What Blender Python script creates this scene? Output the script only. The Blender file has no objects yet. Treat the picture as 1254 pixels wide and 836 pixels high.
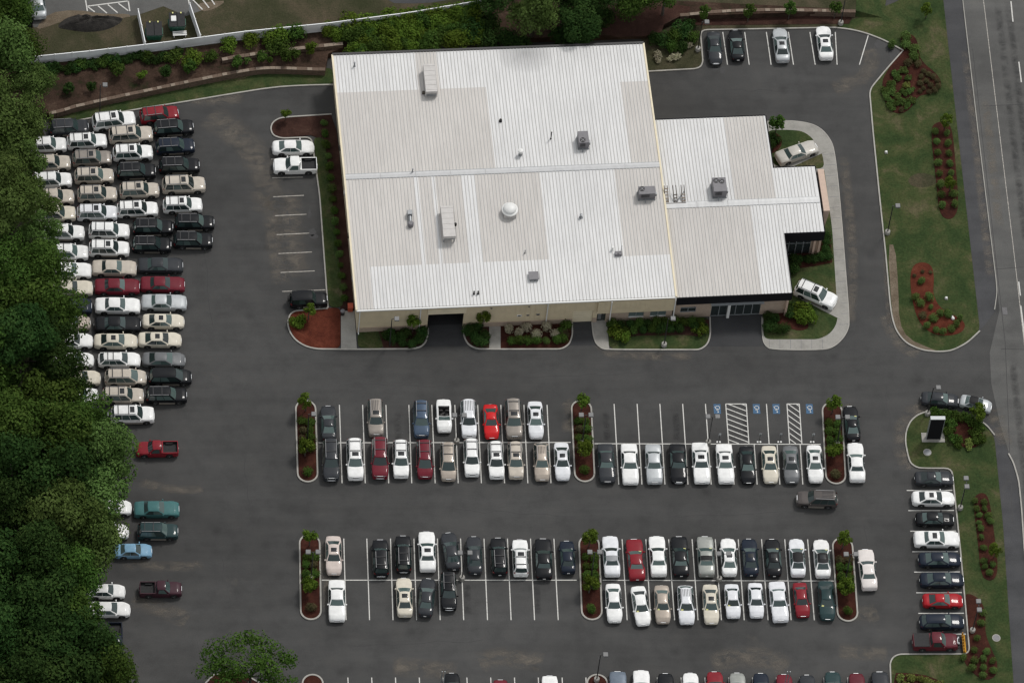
import bpy, bmesh, math, random
from mathutils import Vector, Matrix
from mathutils.geometry import tessellate_polygon

rad = math.radians
random.seed(7)
SC = bpy.context.scene
COL = SC.collection

# ------------------------------------------------------------------ camera
# The camera was surveyed from the painted bays (9 ft wide, 18 ft long): about
# 600 m up, looking down 57 degrees through a long lens.
FOC = 7350.37 / 1254.0                   # focal length in picture widths
CAM_LOC = Vector((-8.84002, -357.01621, 600.53831))
CAM_EUL = (0.5772816, -0.0663556, -0.0405933)
cam_data = bpy.data.cameras.new('camera')
cam = bpy.data.objects.new('camera', cam_data)
COL.objects.link(cam)
cam.location = CAM_LOC
cam.rotation_mode = 'XYZ'
cam.rotation_euler = CAM_EUL
cam_data.sensor_fit = 'HORIZONTAL'
cam_data.sensor_width = 36.0
cam_data.lens = 36.0 * FOC
cam_data.clip_start = 10.0
cam_data.clip_end = 4000.0
SC.camera = cam
from mathutils import Euler
CM = Euler(CAM_EUL, 'XYZ').to_matrix()


def ray(u, v):
    return CM @ Vector(((u - 627.0) / 7350.37, -(v - 418.0) / 7350.37, -1.0))


def gp(u, v, z=0.0):
    """The point at height z that was surveyed at (u, v) on the photograph."""
    d = ray(u, v)
    t = (z - CAM_LOC.z) / d.z
    return CAM_LOC + d * t


# ------------------------------------------------------------------ materials
def new_mat(name):
    m = bpy.data.materials.new(name)
    m.use_nodes = True
    nt = m.node_tree
    b = nt.nodes['Principled BSDF']
    return m, nt, b


def N(nt, kind, **kw):
    n = nt.nodes.new(kind)
    for k, v in kw.items():
        if k in n.inputs:
            n.inputs[k].default_value = v
        else:
            setattr(n, k, v)
    return n


def L(nt, a, b):
    nt.links.new(a, b)


def rgba(c):
    return (c[0], c[1], c[2], 1.0)


def ramp(nt, fac, stops):
    r = nt.nodes.new('ShaderNodeValToRGB')
    e = r.color_ramp.elements
    while len(e) < len(stops):
        e.new(0.5)
    for i, (p, c) in enumerate(stops):
        e[i].position = p
        e[i].color = rgba(c) if len(c) == 3 else c
    if fac is not None:
        L(nt, fac, r.inputs['Fac'])
    return r.outputs['Color']


def noise(nt, scale, detail=4.0, rough=0.55, vec=None, dist=0.0):
    n = N(nt, 'ShaderNodeTexNoise', Scale=scale, Detail=detail, Roughness=rough, Distortion=dist)
    if vec is not None:
        L(nt, vec, n.inputs['Vector'])
    return n.outputs['Fac']


def wpos(nt, scale=(1, 1, 1)):
    g = nt.nodes.new('ShaderNodeNewGeometry')
    mp = N(nt, 'ShaderNodeMapping')
    mp.inputs['Scale'].default_value = scale
    L(nt, g.outputs['Position'], mp.inputs['Vector'])
    return mp.outputs['Vector']


def mix(nt, fac, a, b, mode='MIX'):
    m = nt.nodes.new('ShaderNodeMix')
    m.data_type = 'RGBA'
    m.blend_type = mode
    for sock, val in ((m.inputs[0], fac), (m.inputs[6], a), (m.inputs[7], b)):
        if isinstance(val, (int, float)):
            sock.default_value = val
        elif isinstance(val, tuple):
            sock.default_value = rgba(val)
        else:
            L(nt, val, sock)
    return m.outputs[2]


def bump(nt, b, height, strength=0.3, dist=0.05):
    n = N(nt, 'ShaderNodeBump', Strength=strength, Distance=dist)
    L(nt, height, n.inputs['Height'])
    L(nt, n.outputs['Normal'], b.inputs['Normal'])


def plain(name, c, rough=0.6, metal=0.0, spec=0.5, var=0.0, vscale=2.0):
    m, nt, b = new_mat(name)
    b.inputs['Base Color'].default_value = rgba(c)
    b.inputs['Roughness'].default_value = rough
    b.inputs['Metallic'].default_value = metal
    b.inputs['Specular IOR Level'].default_value = spec
    if var:
        f = noise(nt, vscale, 5, 0.6, wpos(nt))
        lo = tuple(x * (1 - var) for x in c)
        hi = tuple(min(1, x * (1 + var)) for x in c)
        L(nt, ramp(nt, f, [(0.3, lo), (0.7, hi)]), b.inputs['Base Color'])
    return m


def paint(name, c, metal=0.0, rough=0.35):
    m, nt, b = new_mat(name)
    b.inputs['Base Color'].default_value = rgba(c)
    b.inputs['Roughness'].default_value = rough
    b.inputs['Metallic'].default_value = metal
    b.inputs['Specular IOR Level'].default_value = 0.06
    b.inputs['Coat Weight'].default_value = 0.26
    b.inputs['Coat Roughness'].default_value = 0.05
    # thin road film towards nothing in particular: faint mottling
    f = noise(nt, 1.7, 3, 0.6, wpos(nt))
    L(nt, ramp(nt, f, [(0.3, tuple(x * 0.9 for x in c)), (0.7, tuple(min(1, x * 1.06) for x in c))]), b.inputs['Base Color'])
    return m


PAINT = {}
for _n, _c, _m in (
    ('white', (0.80, 0.80, 0.785), 0), ('pearl', (0.72, 0.73, 0.75), 0), ('cream', (0.62, 0.575, 0.48), 0),
    ('beige', (0.50, 0.45, 0.385), 0), ('tan', (0.38, 0.33, 0.28), .1), ('taupe', (0.25, 0.225, 0.20), .15),
    ('pink', (0.58, 0.50, 0.455), 0), ('silver', (0.42, 0.44, 0.45), .15), ('sage', (0.29, 0.30, 0.28), .15),
    ('grey', (0.14, 0.145, 0.15), .1), ('charcoal', (0.034, 0.037, 0.042), 0), ('black', (0.010, 0.011, 0.013), 0),
    ('navy', (0.014, 0.020, 0.033), 0), ('blue', (0.055, 0.082, 0.125), .1), ('bluegrey', (0.14, 0.17, 0.21), .1),
    ('maroon', (0.14, 0.016, 0.026), 0), ('burgundy', (0.11, 0.020, 0.028), 0), ('red', (0.21, 0.017, 0.025), 0),
    ('brightred', (0.52, 0.016, 0.018), 0), ('teal', (0.055, 0.15, 0.15), 0), ('green', (0.025, 0.05, 0.052), 0),
    ('skyblue', (0.20, 0.36, 0.50), 0), ('plum', (0.050, 0.020, 0.028), 0), ('graphite', (0.085, 0.076, 0.072), .1), ('blush', (0.70, 0.655, 0.625), 0), ('crimson', (0.34, 0.014, 0.020), 0), ('champagne', (0.47, 0.45, 0.41), .05),
):
    PAINT[_n] = paint('paint_' + _n, _c, _m)

M = {}
M['glass'], _nt, _b = new_mat('car_glass')
_b.inputs['Base Color'].default_value = (0.034, 0.056, 0.055, 1)
_b.inputs['Roughness'].default_value = 0.06
_oi = _nt.nodes.new('ShaderNodeObjectInfo')
L(_nt, ramp(_nt, _oi.outputs['Random'], [(0.0, (0.014, 0.022, 0.022)), (0.55, (0.034, 0.055, 0.054)), (1.0, (0.085, 0.125, 0.118))]), _b.inputs['Base Color'])  # differing reflections and interiors put into each pane's base colour
_b.inputs['Specular IOR Level'].default_value = 0.6
M['glass_dark'] = plain('tinted_glass', (0.010, 0.012, 0.014), 0.08)
M['tyre'] = plain('tyre_rubber', (0.012, 0.012, 0.012), 0.8)
M['alloy'] = plain('alloy', (0.42, 0.43, 0.44), 0.35, 0.6)
M['chrome'] = plain('chrome', (0.62, 0.63, 0.64), 0.22, 0.85)
M['lamp_clear'] = plain('headlamp_lens', (0.55, 0.56, 0.56), 0.12)
M['lamp_red'] = plain('tail_lamp_lens', (0.26, 0.012, 0.012), 0.15)
M['trim'] = plain('black_trim', (0.018, 0.018, 0.02), 0.55)
M['rail'] = plain('roof_rail_grey', (0.20, 0.20, 0.205), 0.45, 0.2)
M['bar'] = plain('roof_bar_dark', (0.022, 0.022, 0.024), 0.6)
M['liner'] = plain('bed_liner', (0.014, 0.014, 0.015), 0.75, var=0.4, vscale=6)
M['seat'] = plain('leather', (0.03, 0.028, 0.027), 0.6)
M['sticker'] = plain('price_sticker', (0.62, 0.60, 0.24), 0.6)
M['plate'] = plain('plate_white', (0.6, 0.6, 0.6), 0.5)
M['clad'] = plain('lower_cladding', (0.20, 0.18, 0.155), 0.55)
M['plow'] = plain('plow_yellow', (0.62, 0.30, 0.02), 0.45, var=0.3, vscale=4)
M['vinyl_black'] = plain('vinyl_black', (0.007, 0.007, 0.008), 0.6, spec=.25)
M['vinyl_grey'] = plain('vinyl_grey', (0.22, 0.23, 0.24), 0.5)


def asphalt(name, base, warm=(1.0, 0.985, 0.96), stain=1.0):
    m, nt, b = new_mat(name)
    p = wpos(nt)
    big = noise(nt, 0.035, 5, 0.6, p)
    med = noise(nt, 0.35, 6, 0.65, p)
    fine = noise(nt, 9.0, 3, 0.7, p)
    streak = noise(nt, 0.5, 4, 0.6, wpos(nt, (0.09, 1.0, 1)))
    c = tuple(base * w for w in warm)
    k = lambda f: tuple(x * f for x in c)
    col = ramp(nt, big, [(0.30, k(0.74)), (0.5, k(1.0)), (0.72, k(1.20))])
    col = mix(nt, 0.55, col, ramp(nt, med, [(0.28, (0.62, 0.62, 0.62)), (0.5, (1, 1, 1)), (0.75, (1.28, 1.25, 1.2))]), 'MULTIPLY')
    col = mix(nt, 0.5, col, ramp(nt, streak, [(0.35, (0.78, 0.78, 0.78)), (0.65, (1.12, 1.12, 1.12))]), 'MULTIPLY')
    col = mix(nt, 0.6, col, ramp(nt, fine, [(0.3, (0.72, 0.72, 0.72)), (0.7, (1.3, 1.3, 1.3))]), 'MULTIPLY')
    # oil spots
    v = N(nt, 'ShaderNodeTexVoronoi', Scale=0.17)
    L(nt, p, v.inputs['Vector'])
    spot = ramp(nt, v.outputs['Distance'], [(0.03, (0.45, 0.45, 0.45)), (0.13, (1, 1, 1))])
    col = mix(nt, 0.40 * stain, col, spot, 'MULTIPLY')
    # sand washed out of the beds
    sand = ramp(nt, noise(nt, 0.12, 6, 0.72, p, 0.6), [(0.64, (0, 0, 0)), (0.78, (1, 1, 1))])
    sm = nt.nodes.new('ShaderNodeMath'); sm.operation = 'MULTIPLY'; sm.inputs[1].default_value = 0.30 * stain
    L(nt, sand, sm.inputs[0])
    col = mix(nt, sm.outputs[0], col, (0.12, 0.105, 0.085))
    L(nt, col, b.inputs['Base Color'])
    b.inputs['Roughness'].default_value = 0.85
    b.inputs['Specular IOR Level'].default_value = 0.25
    bump(nt, b, fine, 0.35, 0.02)
    return m


M['asphalt'] = asphalt('asphalt', 0.057, (1.0, 0.992, 0.972))
def film(name, c, amt=.75):
    """washed out sand lying thinly on the paving, with bare gaps"""
    m, nt, b = new_mat(name)
    a = N(nt, 'ShaderNodeAttribute', attribute_name='fade')
    f = noise(nt, 0.9, 6, 0.75, wpos(nt, (.6, 1, 1)), .5)
    mu = nt.nodes.new('ShaderNodeMath'); mu.operation = 'MULTIPLY'
    L(nt, a.outputs['Fac'], mu.inputs[0])
    L(nt, ramp(nt, f, [(0.38, (0, 0, 0)), (0.72, (amt, amt, amt))]), mu.inputs[1])
    L(nt, mu.outputs[0], b.inputs['Alpha'])
    b.inputs['Base Color'].default_value = rgba(c); b.inputs['Roughness'].default_value = .95
    return m


M['sand_film'] = film('sand_film', (0.19, 0.165, 0.135))
M['dark_film'] = film('dark_film', (0.026, 0.026, 0.027), .6)
M['asphalt_new'] = asphalt('asphalt_fresh', 0.045, (0.97, 0.99, 1.04), 0.5)
M['asphalt_path'] = asphalt('asphalt_path', 0.062, (0.97, 0.98, 1.03), 0.3)
M['road'] = asphalt('road_asphalt', 0.102, (1, 0.99, 0.95), 0.25)


def soil(name, stops, scale=1.2, fine=12.0):
    m, nt, b = new_mat(name)
    p = wpos(nt)
    f = noise(nt, scale, 6, 0.68, p, 0.4)
    g = noise(nt, fine, 4, 0.75, p)
    col = ramp(nt, f, stops)
    col = mix(nt, 0.7, col, ramp(nt, g, [(0.28, (0.5, 0.5, 0.5)), (0.72, (1.45, 1.45, 1.45))]), 'MULTIPLY')
    L(nt, col, b.inputs['Base Color'])
    b.inputs['Roughness'].default_value = 0.95
    b.inputs['Specular IOR Level'].default_value = 0.1
    bump(nt, b, g, 0.8, 0.08)
    return m


M['grass'] = soil('lawn_grass', [(0.26, (0.0196, 0.0379, 0.0126)), (0.44, (0.0345, 0.0540, 0.0184)), (0.56, (0.0552, 0.0667, 0.0253)), (0.66, (0.0943, 0.0851, 0.0460)), (0.82, (0.1437, 0.1207, 0.0782))], 0.24, 4.0)
M['dry_grass'] = soil('dry_grass', [(0.25, (0.025, 0.032, 0.013)), (0.48, (0.052, 0.050, 0.028)), (0.7, (0.095, 0.074, 0.05))], 0.2, 5.0)
M['mulch'] = soil('red_mulch', [(0.3, (0.0298, 0.0115, 0.0092)), (0.55, (0.0528, 0.0184, 0.0127)), (0.8, (0.0861, 0.0344, 0.0229))], 0.9, 7.0)
M['mulch_red'] = soil('fresh_red_mulch', [(0.3, (0.0660, 0.0176, 0.0110)), (0.55, (0.1045, 0.0286, 0.0165)), (0.8, (0.1430, 0.0462, 0.0286))], 0.9, 7.0)
M['mulch_dull'] = soil('brown_mulch', [(0.3, (0.030, 0.015, 0.012)), (0.55, (0.052, 0.026, 0.020)), (0.8, (0.09, 0.054, 0.04))], 0.5, 7.0)
M['bank'] = soil('bank_soil', [(0.30, (0.018, 0.024, 0.009)), (0.42, (0.038, 0.024, 0.017)), (0.55, (0.058, 0.036, 0.026)), (0.68, (0.090, 0.062, 0.045)), (0.8, (0.14, 0.11, 0.08))], 0.42, 4.0)
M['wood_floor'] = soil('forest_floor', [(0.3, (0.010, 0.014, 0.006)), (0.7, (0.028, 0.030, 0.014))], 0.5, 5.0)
M['dirt'] = soil('bare_dirt', [(0.3, (0.11, 0.085, 0.058)), (0.7, (0.19, 0.155, 0.115))], 0.6, 7.0)


def concrete(name, c, s=1.0):
    m, nt, b = new_mat(name)
    p = wpos(nt)
    f = noise(nt, 0.6 * s, 6, 0.7, p)
    g = noise(nt, 10 * s, 4, 0.7, p)
    col = ramp(nt, f, [(0.28, tuple(x * 0.72 for x in c)), (0.5, c), (0.75, tuple(min(1, x * 1.14) for x in c))])
    col = mix(nt, 0.5, col, ramp(nt, g, [(0.3, (0.75, 0.74, 0.72)), (0.7, (1.15, 1.15, 1.15))]), 'MULTIPLY')
    L(nt, col, b.inputs['Base Color'])
    b.inputs['Roughness'].default_value = 0.85
    return m


M['kerb'] = concrete('kerb_granite', (0.36, 0.345, 0.315), 1.5)
M['concrete'] = concrete('concrete_walk', (0.30, 0.29, 0.265), 1.0)
M['stone'] = concrete('wall_stone', (0.125, 0.085, 0.06), 2.0)
M['stone_cap'] = concrete('wall_cap_stone', (0.25, 0.20, 0.155), 2.0)

# worn line paint: the asphalt shows through
m, nt, b = new_mat('line_paint')
f = noise(nt, 5.0, 5, 0.75, wpos(nt))
L(nt, ramp(nt, f, [(0.30, (0.17, 0.165, 0.155)), (0.44, (0.52, 0.51, 0.48)), (0.7, (0.62, 0.61, 0.58))]), b.inputs['Base Color'])
b.inputs['Roughness'].default_value = 0.8
M['line'] = m
M['line_worn'] = plain('worn_line_paint', (0.33, 0.31, 0.28), 0.85, var=0.45, vscale=4)
M['blue_paint'] = plain('blue_paint', (0.045, 0.11, 0.20), 0.8, var=0.3, vscale=5)
M['oil'] = plain('oil_stain', (0.016, 0.016, 0.017), 0.6, var=0.4, vscale=3)


def leafmat(name, stops, trans=0.22):
    m, nt, b = new_mat(name)
    a = N(nt, 'ShaderNodeAttribute', attribute_name='tint')
    oi = nt.nodes.new('ShaderNodeObjectInfo')
    col = ramp(nt, a.outputs['Fac'], stops)
    hs = N(nt, 'ShaderNodeHueSaturation', Saturation=0.95)
    mr = N(nt, 'ShaderNodeMapRange')
    mr.inputs['To Min'].default_value = 0.485; mr.inputs['To Max'].default_value = 0.515
    L(nt, oi.outputs['Random'], mr.inputs['Value'])
    L(nt, mr.outputs['Result'], hs.inputs['Hue'])
    mr2 = N(nt, 'ShaderNodeMapRange')
    mr2.inputs['To Min'].default_value = 0.78; mr2.inputs['To Max'].default_value = 1.2
    L(nt, oi.outputs['Random'], mr2.inputs['Value'])
    L(nt, mr2.outputs['Result'], hs.inputs['Value'])
    L(nt, col, hs.inputs['Color'])
    d = nt.nodes.new('ShaderNodeBsdfDiffuse'); t = nt.nodes.new('ShaderNodeBsdfTranslucent')
    mx = nt.nodes.new('ShaderNodeMixShader'); mx.inputs[0].default_value = trans
    L(nt, hs.outputs['Color'], d.inputs['Color']); L(nt, hs.outputs['Color'], t.inputs['Color'])
    L(nt, d.outputs[0], mx.inputs[1]); L(nt, t.outputs[0], mx.inputs[2])
    L(nt, mx.outputs[0], nt.nodes['Material Output'].inputs['Surface'])
    return m


M['leaf'] = leafmat('leaf_green', [(0.0, (0.0205, 0.0477, 0.0079)), (0.5, (0.0502, 0.0954, 0.0160)), (1.0, (0.0976, 0.1574, 0.0278))])
M['leaf_dark'] = leafmat('leaf_dark', [(0.0, (0.0122, 0.0310, 0.0086)), (0.5, (0.0278, 0.0603, 0.0143)), (1.0, (0.0559, 0.1004, 0.0229))])
M['leaf_olive'] = leafmat('leaf_olive', [(0.0, (0.0382, 0.0680, 0.0137)), (0.5, (0.0774, 0.1290, 0.0291)), (1.0, (0.1289, 0.1960, 0.0529))])
M['leaf_bright'] = leafmat('leaf_bright', [(0.0, (0.0382, 0.0723, 0.0068)), (0.5, (0.0833, 0.1360, 0.0136)), (1.0, (0.1403, 0.1997, 0.0255))])
M['leaf_lime'] = leafmat('leaf_lime', [(0.0, (0.09, 0.12, 0.02)), (0.5, (0.17, 0.21, 0.045)), (1.0, (0.28, 0.31, 0.10))])
M['leaf_island'] = leafmat('leaf_island', [(0.0, (0.0231, 0.0598, 0.0092)), (0.5, (0.0525, 0.1127, 0.0161)), (1.0, (0.1050, 0.1840, 0.0299))])
M['leaf_brown'] = leafmat('leaf_brown', [(0.0, (0.045, 0.042, 0.018)), (0.5, (0.085, 0.075, 0.034)), (1.0, (0.13, 0.115, 0.06))])
M['bloom'] = leafmat('cream_bloom', [(0.0, (0.07, 0.11, 0.03)), (0.35, (0.32, 0.30, 0.19)), (1.0, (0.52, 0.47, 0.36))], 0.1)
M['bark'] = plain('bark', (0.075, 0.062, 0.05), 0.9, var=0.4, vscale=3)

M['roof_white'] = None
for nm, c in (('roof_white', (0.67, 0.67, 0.665)), ('roof_tan', (0.545, 0.52, 0.49))):
    m, nt, b = new_mat(nm)
    tc = nt.nodes.new('ShaderNodeTexCoord')
    mp = N(nt, 'ShaderNodeMapping'); mp.inputs['Scale'].default_value = (1.6, 0.12, 1)
    L(nt, tc.outputs['Object'], mp.inputs['Vector'])
    st = noise(nt, 1.6, 6, 0.7, mp.outputs['Vector'])
    bl = noise(nt, 0.10, 5, 0.6, tc.outputs['Object'])
    sp = noise(nt, 5.0, 4, 0.75, tc.outputs['Object'])
    col = ramp(nt, st, [(0.30, tuple(x * 0.86 for x in c)), (0.55, c), (0.78, tuple(x * 1.08 for x in c))])
    col = mix(nt, 0.7, col, ramp(nt, bl, [(0.30, (0.88, 0.88, 0.88)), (0.6, (1.03, 1.03, 1.03))]), 'MULTIPLY')
    col = mix(nt, 0.3, col, ramp(nt, sp, [(0.25, (0.84, 0.83, 0.81)), (0.55, (1, 1, 1)), (0.8, (1.06, 1.06, 1.06))]), 'MULTIPLY')
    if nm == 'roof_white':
        # a soft uneven dark patch by the north eave
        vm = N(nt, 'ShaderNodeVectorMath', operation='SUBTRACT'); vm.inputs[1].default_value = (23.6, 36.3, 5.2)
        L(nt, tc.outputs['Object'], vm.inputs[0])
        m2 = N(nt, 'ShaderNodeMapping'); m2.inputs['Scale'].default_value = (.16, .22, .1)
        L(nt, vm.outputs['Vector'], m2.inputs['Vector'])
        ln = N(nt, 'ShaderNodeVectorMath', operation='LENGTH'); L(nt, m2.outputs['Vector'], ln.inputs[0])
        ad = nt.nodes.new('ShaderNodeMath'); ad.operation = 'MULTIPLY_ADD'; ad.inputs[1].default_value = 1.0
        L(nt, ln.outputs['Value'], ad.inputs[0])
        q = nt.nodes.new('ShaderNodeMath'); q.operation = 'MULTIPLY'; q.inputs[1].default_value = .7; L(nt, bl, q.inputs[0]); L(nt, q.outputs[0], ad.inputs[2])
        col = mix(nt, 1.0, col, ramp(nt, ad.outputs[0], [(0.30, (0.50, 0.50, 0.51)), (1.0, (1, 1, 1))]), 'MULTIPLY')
    L(nt, col, b.inputs['Base Color'])
    b.inputs['Roughness'].default_value = 0.55
    M[nm] = m
M['roof_dark_patch'] = None
M['seam'] = plain('seam_grey', (0.50, 0.49, 0.475), 0.7)  # ribs a little darker than the roof sheets
M['ridge'] = plain('ridge_metal', (0.53, 0.53, 0.53), 0.5, var=0.06)
M['wall_metal'] = plain('wall_metal', (0.62, 0.525, 0.36), 0.55, var=0.08, vscale=0.7)
M['wall_cream'] = plain('wall_cream', (0.70, 0.62, 0.45), 0.55, var=0.08, vscale=0.7)
M['fascia'] = plain('fascia_black', (0.008, 0.008, 0.010), 0.8, spec=.2)
M['pink_panel'] = plain('pink_panel', (0.50, 0.37, 0.29), 0.6, var=0.08)
M['winglass'] = plain('window_glass', (0.12, 0.16, 0.155), 0.08, spec=0.8)
M['shopglass'] = plain('shop_glass', (0.028, 0.036, 0.036), 0.06, spec=0.7)
M['frame_grey'] = plain('frame_alu', (0.30, 0.32, 0.33), 0.4, 0.4)
M['white'] = plain('white_gloss', (0.70, 0.70, 0.68), 0.45)
M['vinyl_fence'] = plain('fence_vinyl', (0.80, 0.81, 0.82), 0.45, var=0.06, vscale=1.0)
M['unit_grey'] = plain('unit_grey', (0.155, 0.15, 0.16), 0.5, var=0.1)
M['unit_light'] = plain('unit_light', (0.50, 0.48, 0.46), 0.5, var=0.08)
M['galv'] = plain('galvanised', (0.26, 0.27, 0.28), 0.4, 0.5, var=0.15)
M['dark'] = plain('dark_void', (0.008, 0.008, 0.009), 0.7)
M['post_dark'] = plain('post_dark', (0.022, 0.021, 0.022), 0.5)
M['head_grey'] = plain('lamp_head_grey', (0.15, 0.15, 0.15), 0.5)
M['dumpster'] = plain('dumpster_green', (0.012, 0.075, 0.045), 0.5, var=0.25, vscale=2)
M['orange'] = plain('orange_plastic', (0.42, 0.07, 0.03), 0.6)
M['tarp'] = soil('gravel_black', [(0.3, (0.020, 0.019, 0.018)), (0.7, (0.060, 0.055, 0.050))], 1.2, 6)
M['shingle'] = plain('shingle_grey', (0.10, 0.10, 0.105), 0.9, var=0.25, vscale=3)
M['rubber'] = plain('roof_rubber', (0.05, 0.05, 0.05), 0.7)
_m, _nt, _b = new_mat('brick_tan')
_tc = _nt.nodes.new('ShaderNodeTexCoord')
_mp = N(_nt, 'ShaderNodeMapping'); _mp.inputs['Rotation'].default_value = (rad(90), 0, 0)
L(_nt, _tc.outputs['Object'], _mp.inputs['Vector'])
_br = N(_nt, 'ShaderNodeTexBrick', Scale=2.2)
_br.inputs['Color1'].default_value = (0.45, 0.345, 0.26, 1); _br.inputs['Color2'].default_value = (0.37, 0.28, 0.21, 1)
_br.inputs['Mortar'].default_value = (0.34, 0.30, 0.26, 1)
L(_nt, _mp.outputs['Vector'], _br.inputs['Vector'])
L(_nt, _br.outputs['Color'], _b.inputs['Base Color'])
_b.inputs['Roughness'].default_value = 0.9
M['brick'] = _m


# ------------------------------------------------------------------ mesh helpers
class MB:
    """Collects faces; build() links them as ONE mesh object."""

    def __init__(s):
        s.v, s.f, s.m, s.mats = [], [], [], []
        s.xf = None

    def mi(s, m):
        if m not in s.mats:
            s.mats.append(m)
        return s.mats.index(m)

    def add(s, vs, fs, m):
        k = len(s.v)
        if s.xf is not None:
            vs = [s.xf @ Vector(p) for p in vs]
        s.v += [tuple(p) for p in vs]
        i = s.mi(m)
        for f in fs:
            s.f.append(tuple(k + j for j in f)); s.m.append(i)

    def box(s, x0, x1, y0, y1, z0, z1, m, taper=0.0):
        t = taper
        s.add([(x0, y0, z0), (x1, y0, z0), (x1, y1, z0), (x0, y1, z0),
               (x0 + t, y0 + t, z1), (x1 - t, y0 + t, z1), (x1 - t, y1 - t, z1), (x0 + t, y1 - t, z1)],
              [(3, 2, 1, 0), (4, 5, 6, 7), (0, 1, 5, 4), (1, 2, 6, 5), (2, 3, 7, 6), (3, 0, 4, 7)], m)

    def rbox(s, x0, x1, y0, y1, z0, z1, m, r=0.05):
        """a box with its top and upright edges chamfered"""
        def ring(i, z):
            return [(x0 + i, y0, z), (x1 - i, y0, z), (x1, y0 + i, z), (x1, y1 - i, z), (x1 - i, y1, z), (x0 + i, y1, z), (x0, y1 - i, z), (x0, y0 + i, z)]
        top = [(x0 + r + .001, y0 + r, z1), (x1 - r - .001, y0 + r, z1), (x1 - r, y0 + r + .001, z1), (x1 - r, y1 - r - .001, z1),
               (x1 - r - .001, y1 - r, z1), (x0 + r + .001, y1 - r, z1), (x0 + r, y1 - r - .001, z1), (x0 + r, y0 + r + .001, z1)]
        vs = ring(r, z0) + ring(r, z1 - r) + top
        fs = [tuple(range(7, -1, -1)), tuple(range(16, 24))]
        for a in (0, 8):
            for i in range(8):
                j = (i + 1) % 8
                fs.append((a + i, a + j, a + 8 + j, a + 8 + i))
        s.add(vs, fs, m)

    def cyl(s, p, q, r0, r1, m, n=10, cap=True):
        p, q = Vector(p), Vector(q)
        d = (q - p).normalized()
        a = d.orthogonal().normalized(); b = d.cross(a)
        vs = []
        for c, r in ((p, r0), (q, r1)):
            for i in range(n):
                t = 2 * math.pi * i / n
                vs.append(c + a * (r * math.cos(t)) + b * (r * math.sin(t)))
        fs = [(i, (i + 1) % n, n + (i + 1) % n, n + i) for i in range(n)]
        if cap:
            fs += [tuple(range(n - 1, -1, -1)), tuple(range(n, 2 * n))]
        s.add(vs, fs, m)

    def lathe(s, prof, m, c=(0, 0, 0), n=20):
        vs, fs = [], []
        for r, z in prof:
            for i in range(n):
                t = 2 * math.pi * i / n
                vs.append((c[0] + r * math.cos(t), c[1] + r * math.sin(t), c[2] + z))
        for k in range(len(prof) - 1):
            for i in range(n):
                j = (i + 1) % n
                fs.append((k * n + i, k * n + j, (k + 1) * n + j, (k + 1) * n + i))
        fs.append(tuple((len(prof) - 1) * n + i for i in range(n)))
        s.add(vs, fs, m)

    def prism(s, poly, z0, z1, m, m_side=None):
        """poly: (x, y) outline; a slab from z0 up to z1 (bottom left open)"""
        n = len(poly)
        area = sum(poly[i][0] * poly[(i + 1) % n][1] - poly[(i + 1) % n][0] * poly[i][1] for i in range(n))
        if area < 0:
            poly = poly[::-1]
        top = [Vector((p[0], p[1], z1)) for p in poly]
        tris = tessellate_polygon([top])
        fixed = []
        for t in tris:
            a, b, c = (top[i] for i in t)
            fixed.append(t if (b - a).cross(c - a).z > 0 else t[::-1])
        s.add(top, fixed, m)
        if z1 > z0:
            vs = [(p[0], p[1], z0) for p in poly] + [(p[0], p[1], z1) for p in poly]
            s.add(vs, [(i, (i + 1) % n, n + (i + 1) % n, n + i) for i in range(n)], m_side or m)

    def build(s, name, parent=None, loc=None, smooth=None, link=True):
        me = bpy.data.meshes.new(name)
        me.from_pydata(s.v, [], s.f)
        for m in s.mats:
            me.materials.append(m)
        me.polygons.foreach_set('material_index', s.m)
        if smooth is not None:
            me.polygons.foreach_set('use_smooth', [True] * len(s.f))
            me.update()
            me.set_sharp_from_angle(angle=rad(smooth))
        me.update()
        o = bpy.data.objects.new(name, me)
        if link:
            COL.objects.link(o)
        if parent is not None:
            o.parent = parent
        if loc is not None:
            o.location = loc
        return o


def tag(o, label=None, cat=None, group=None, kind=None):
    if label: o['label'] = label
    if cat: o['category'] = cat
    if group: o['group'] = group
    if kind: o['kind'] = kind
    return o


def empty(name, loc=(0, 0, 0), rz=0.0, link=True):
    o = bpy.data.objects.new(name, None)
    o.empty_display_size = 0.3
    o.location = loc
    o.rotation_euler = (0, 0, rz)
    if link:
        COL.objects.link(o)
    return o


def structure(o):
    o['kind'] = 'structure'
    return o


def chaikin(pts, it=2, closed=True):
    pts = [Vector((p[0], p[1])) for p in pts]
    for _ in range(it):
        out = []
        n = len(pts)
        rng = range(n) if closed else range(n - 1)
        if not closed: out.append(pts[0])
        for i in rng:
            a, b = pts[i], pts[(i + 1) % n]
            out += [a * 0.75 + b * 0.25, a * 0.25 + b * 0.75]
        if not closed: out.append(pts[-1])
        pts = out
    return pts


def rounded(pts, r=.9, closed=False):
    """ease every corner of a polyline with a short arc"""
    pts = [Vector((p[0], p[1])) for p in pts]
    n = len(pts); out = []
    for i in range(n):
        if not closed and i in (0, n - 1):
            out.append(pts[i]); continue
        a, b, c = pts[i - 1], pts[i], pts[(i + 1) % n]
        d0, d1 = (a - b), (c - b)
        k = min(r, .45 * d0.length, .45 * d1.length)
        p, q = b + d0.normalized() * k, b + d1.normalized() * k
        for t in (0, .25, .5, .75, 1):
            out.append(p * (1 - t) ** 2 + b * (2 * t * (1 - t)) + q * t * t)
    return out


def ground_pts(px, z=0.0):
    return [gp(u, v, z).to_2d() for u, v in px]


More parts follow.
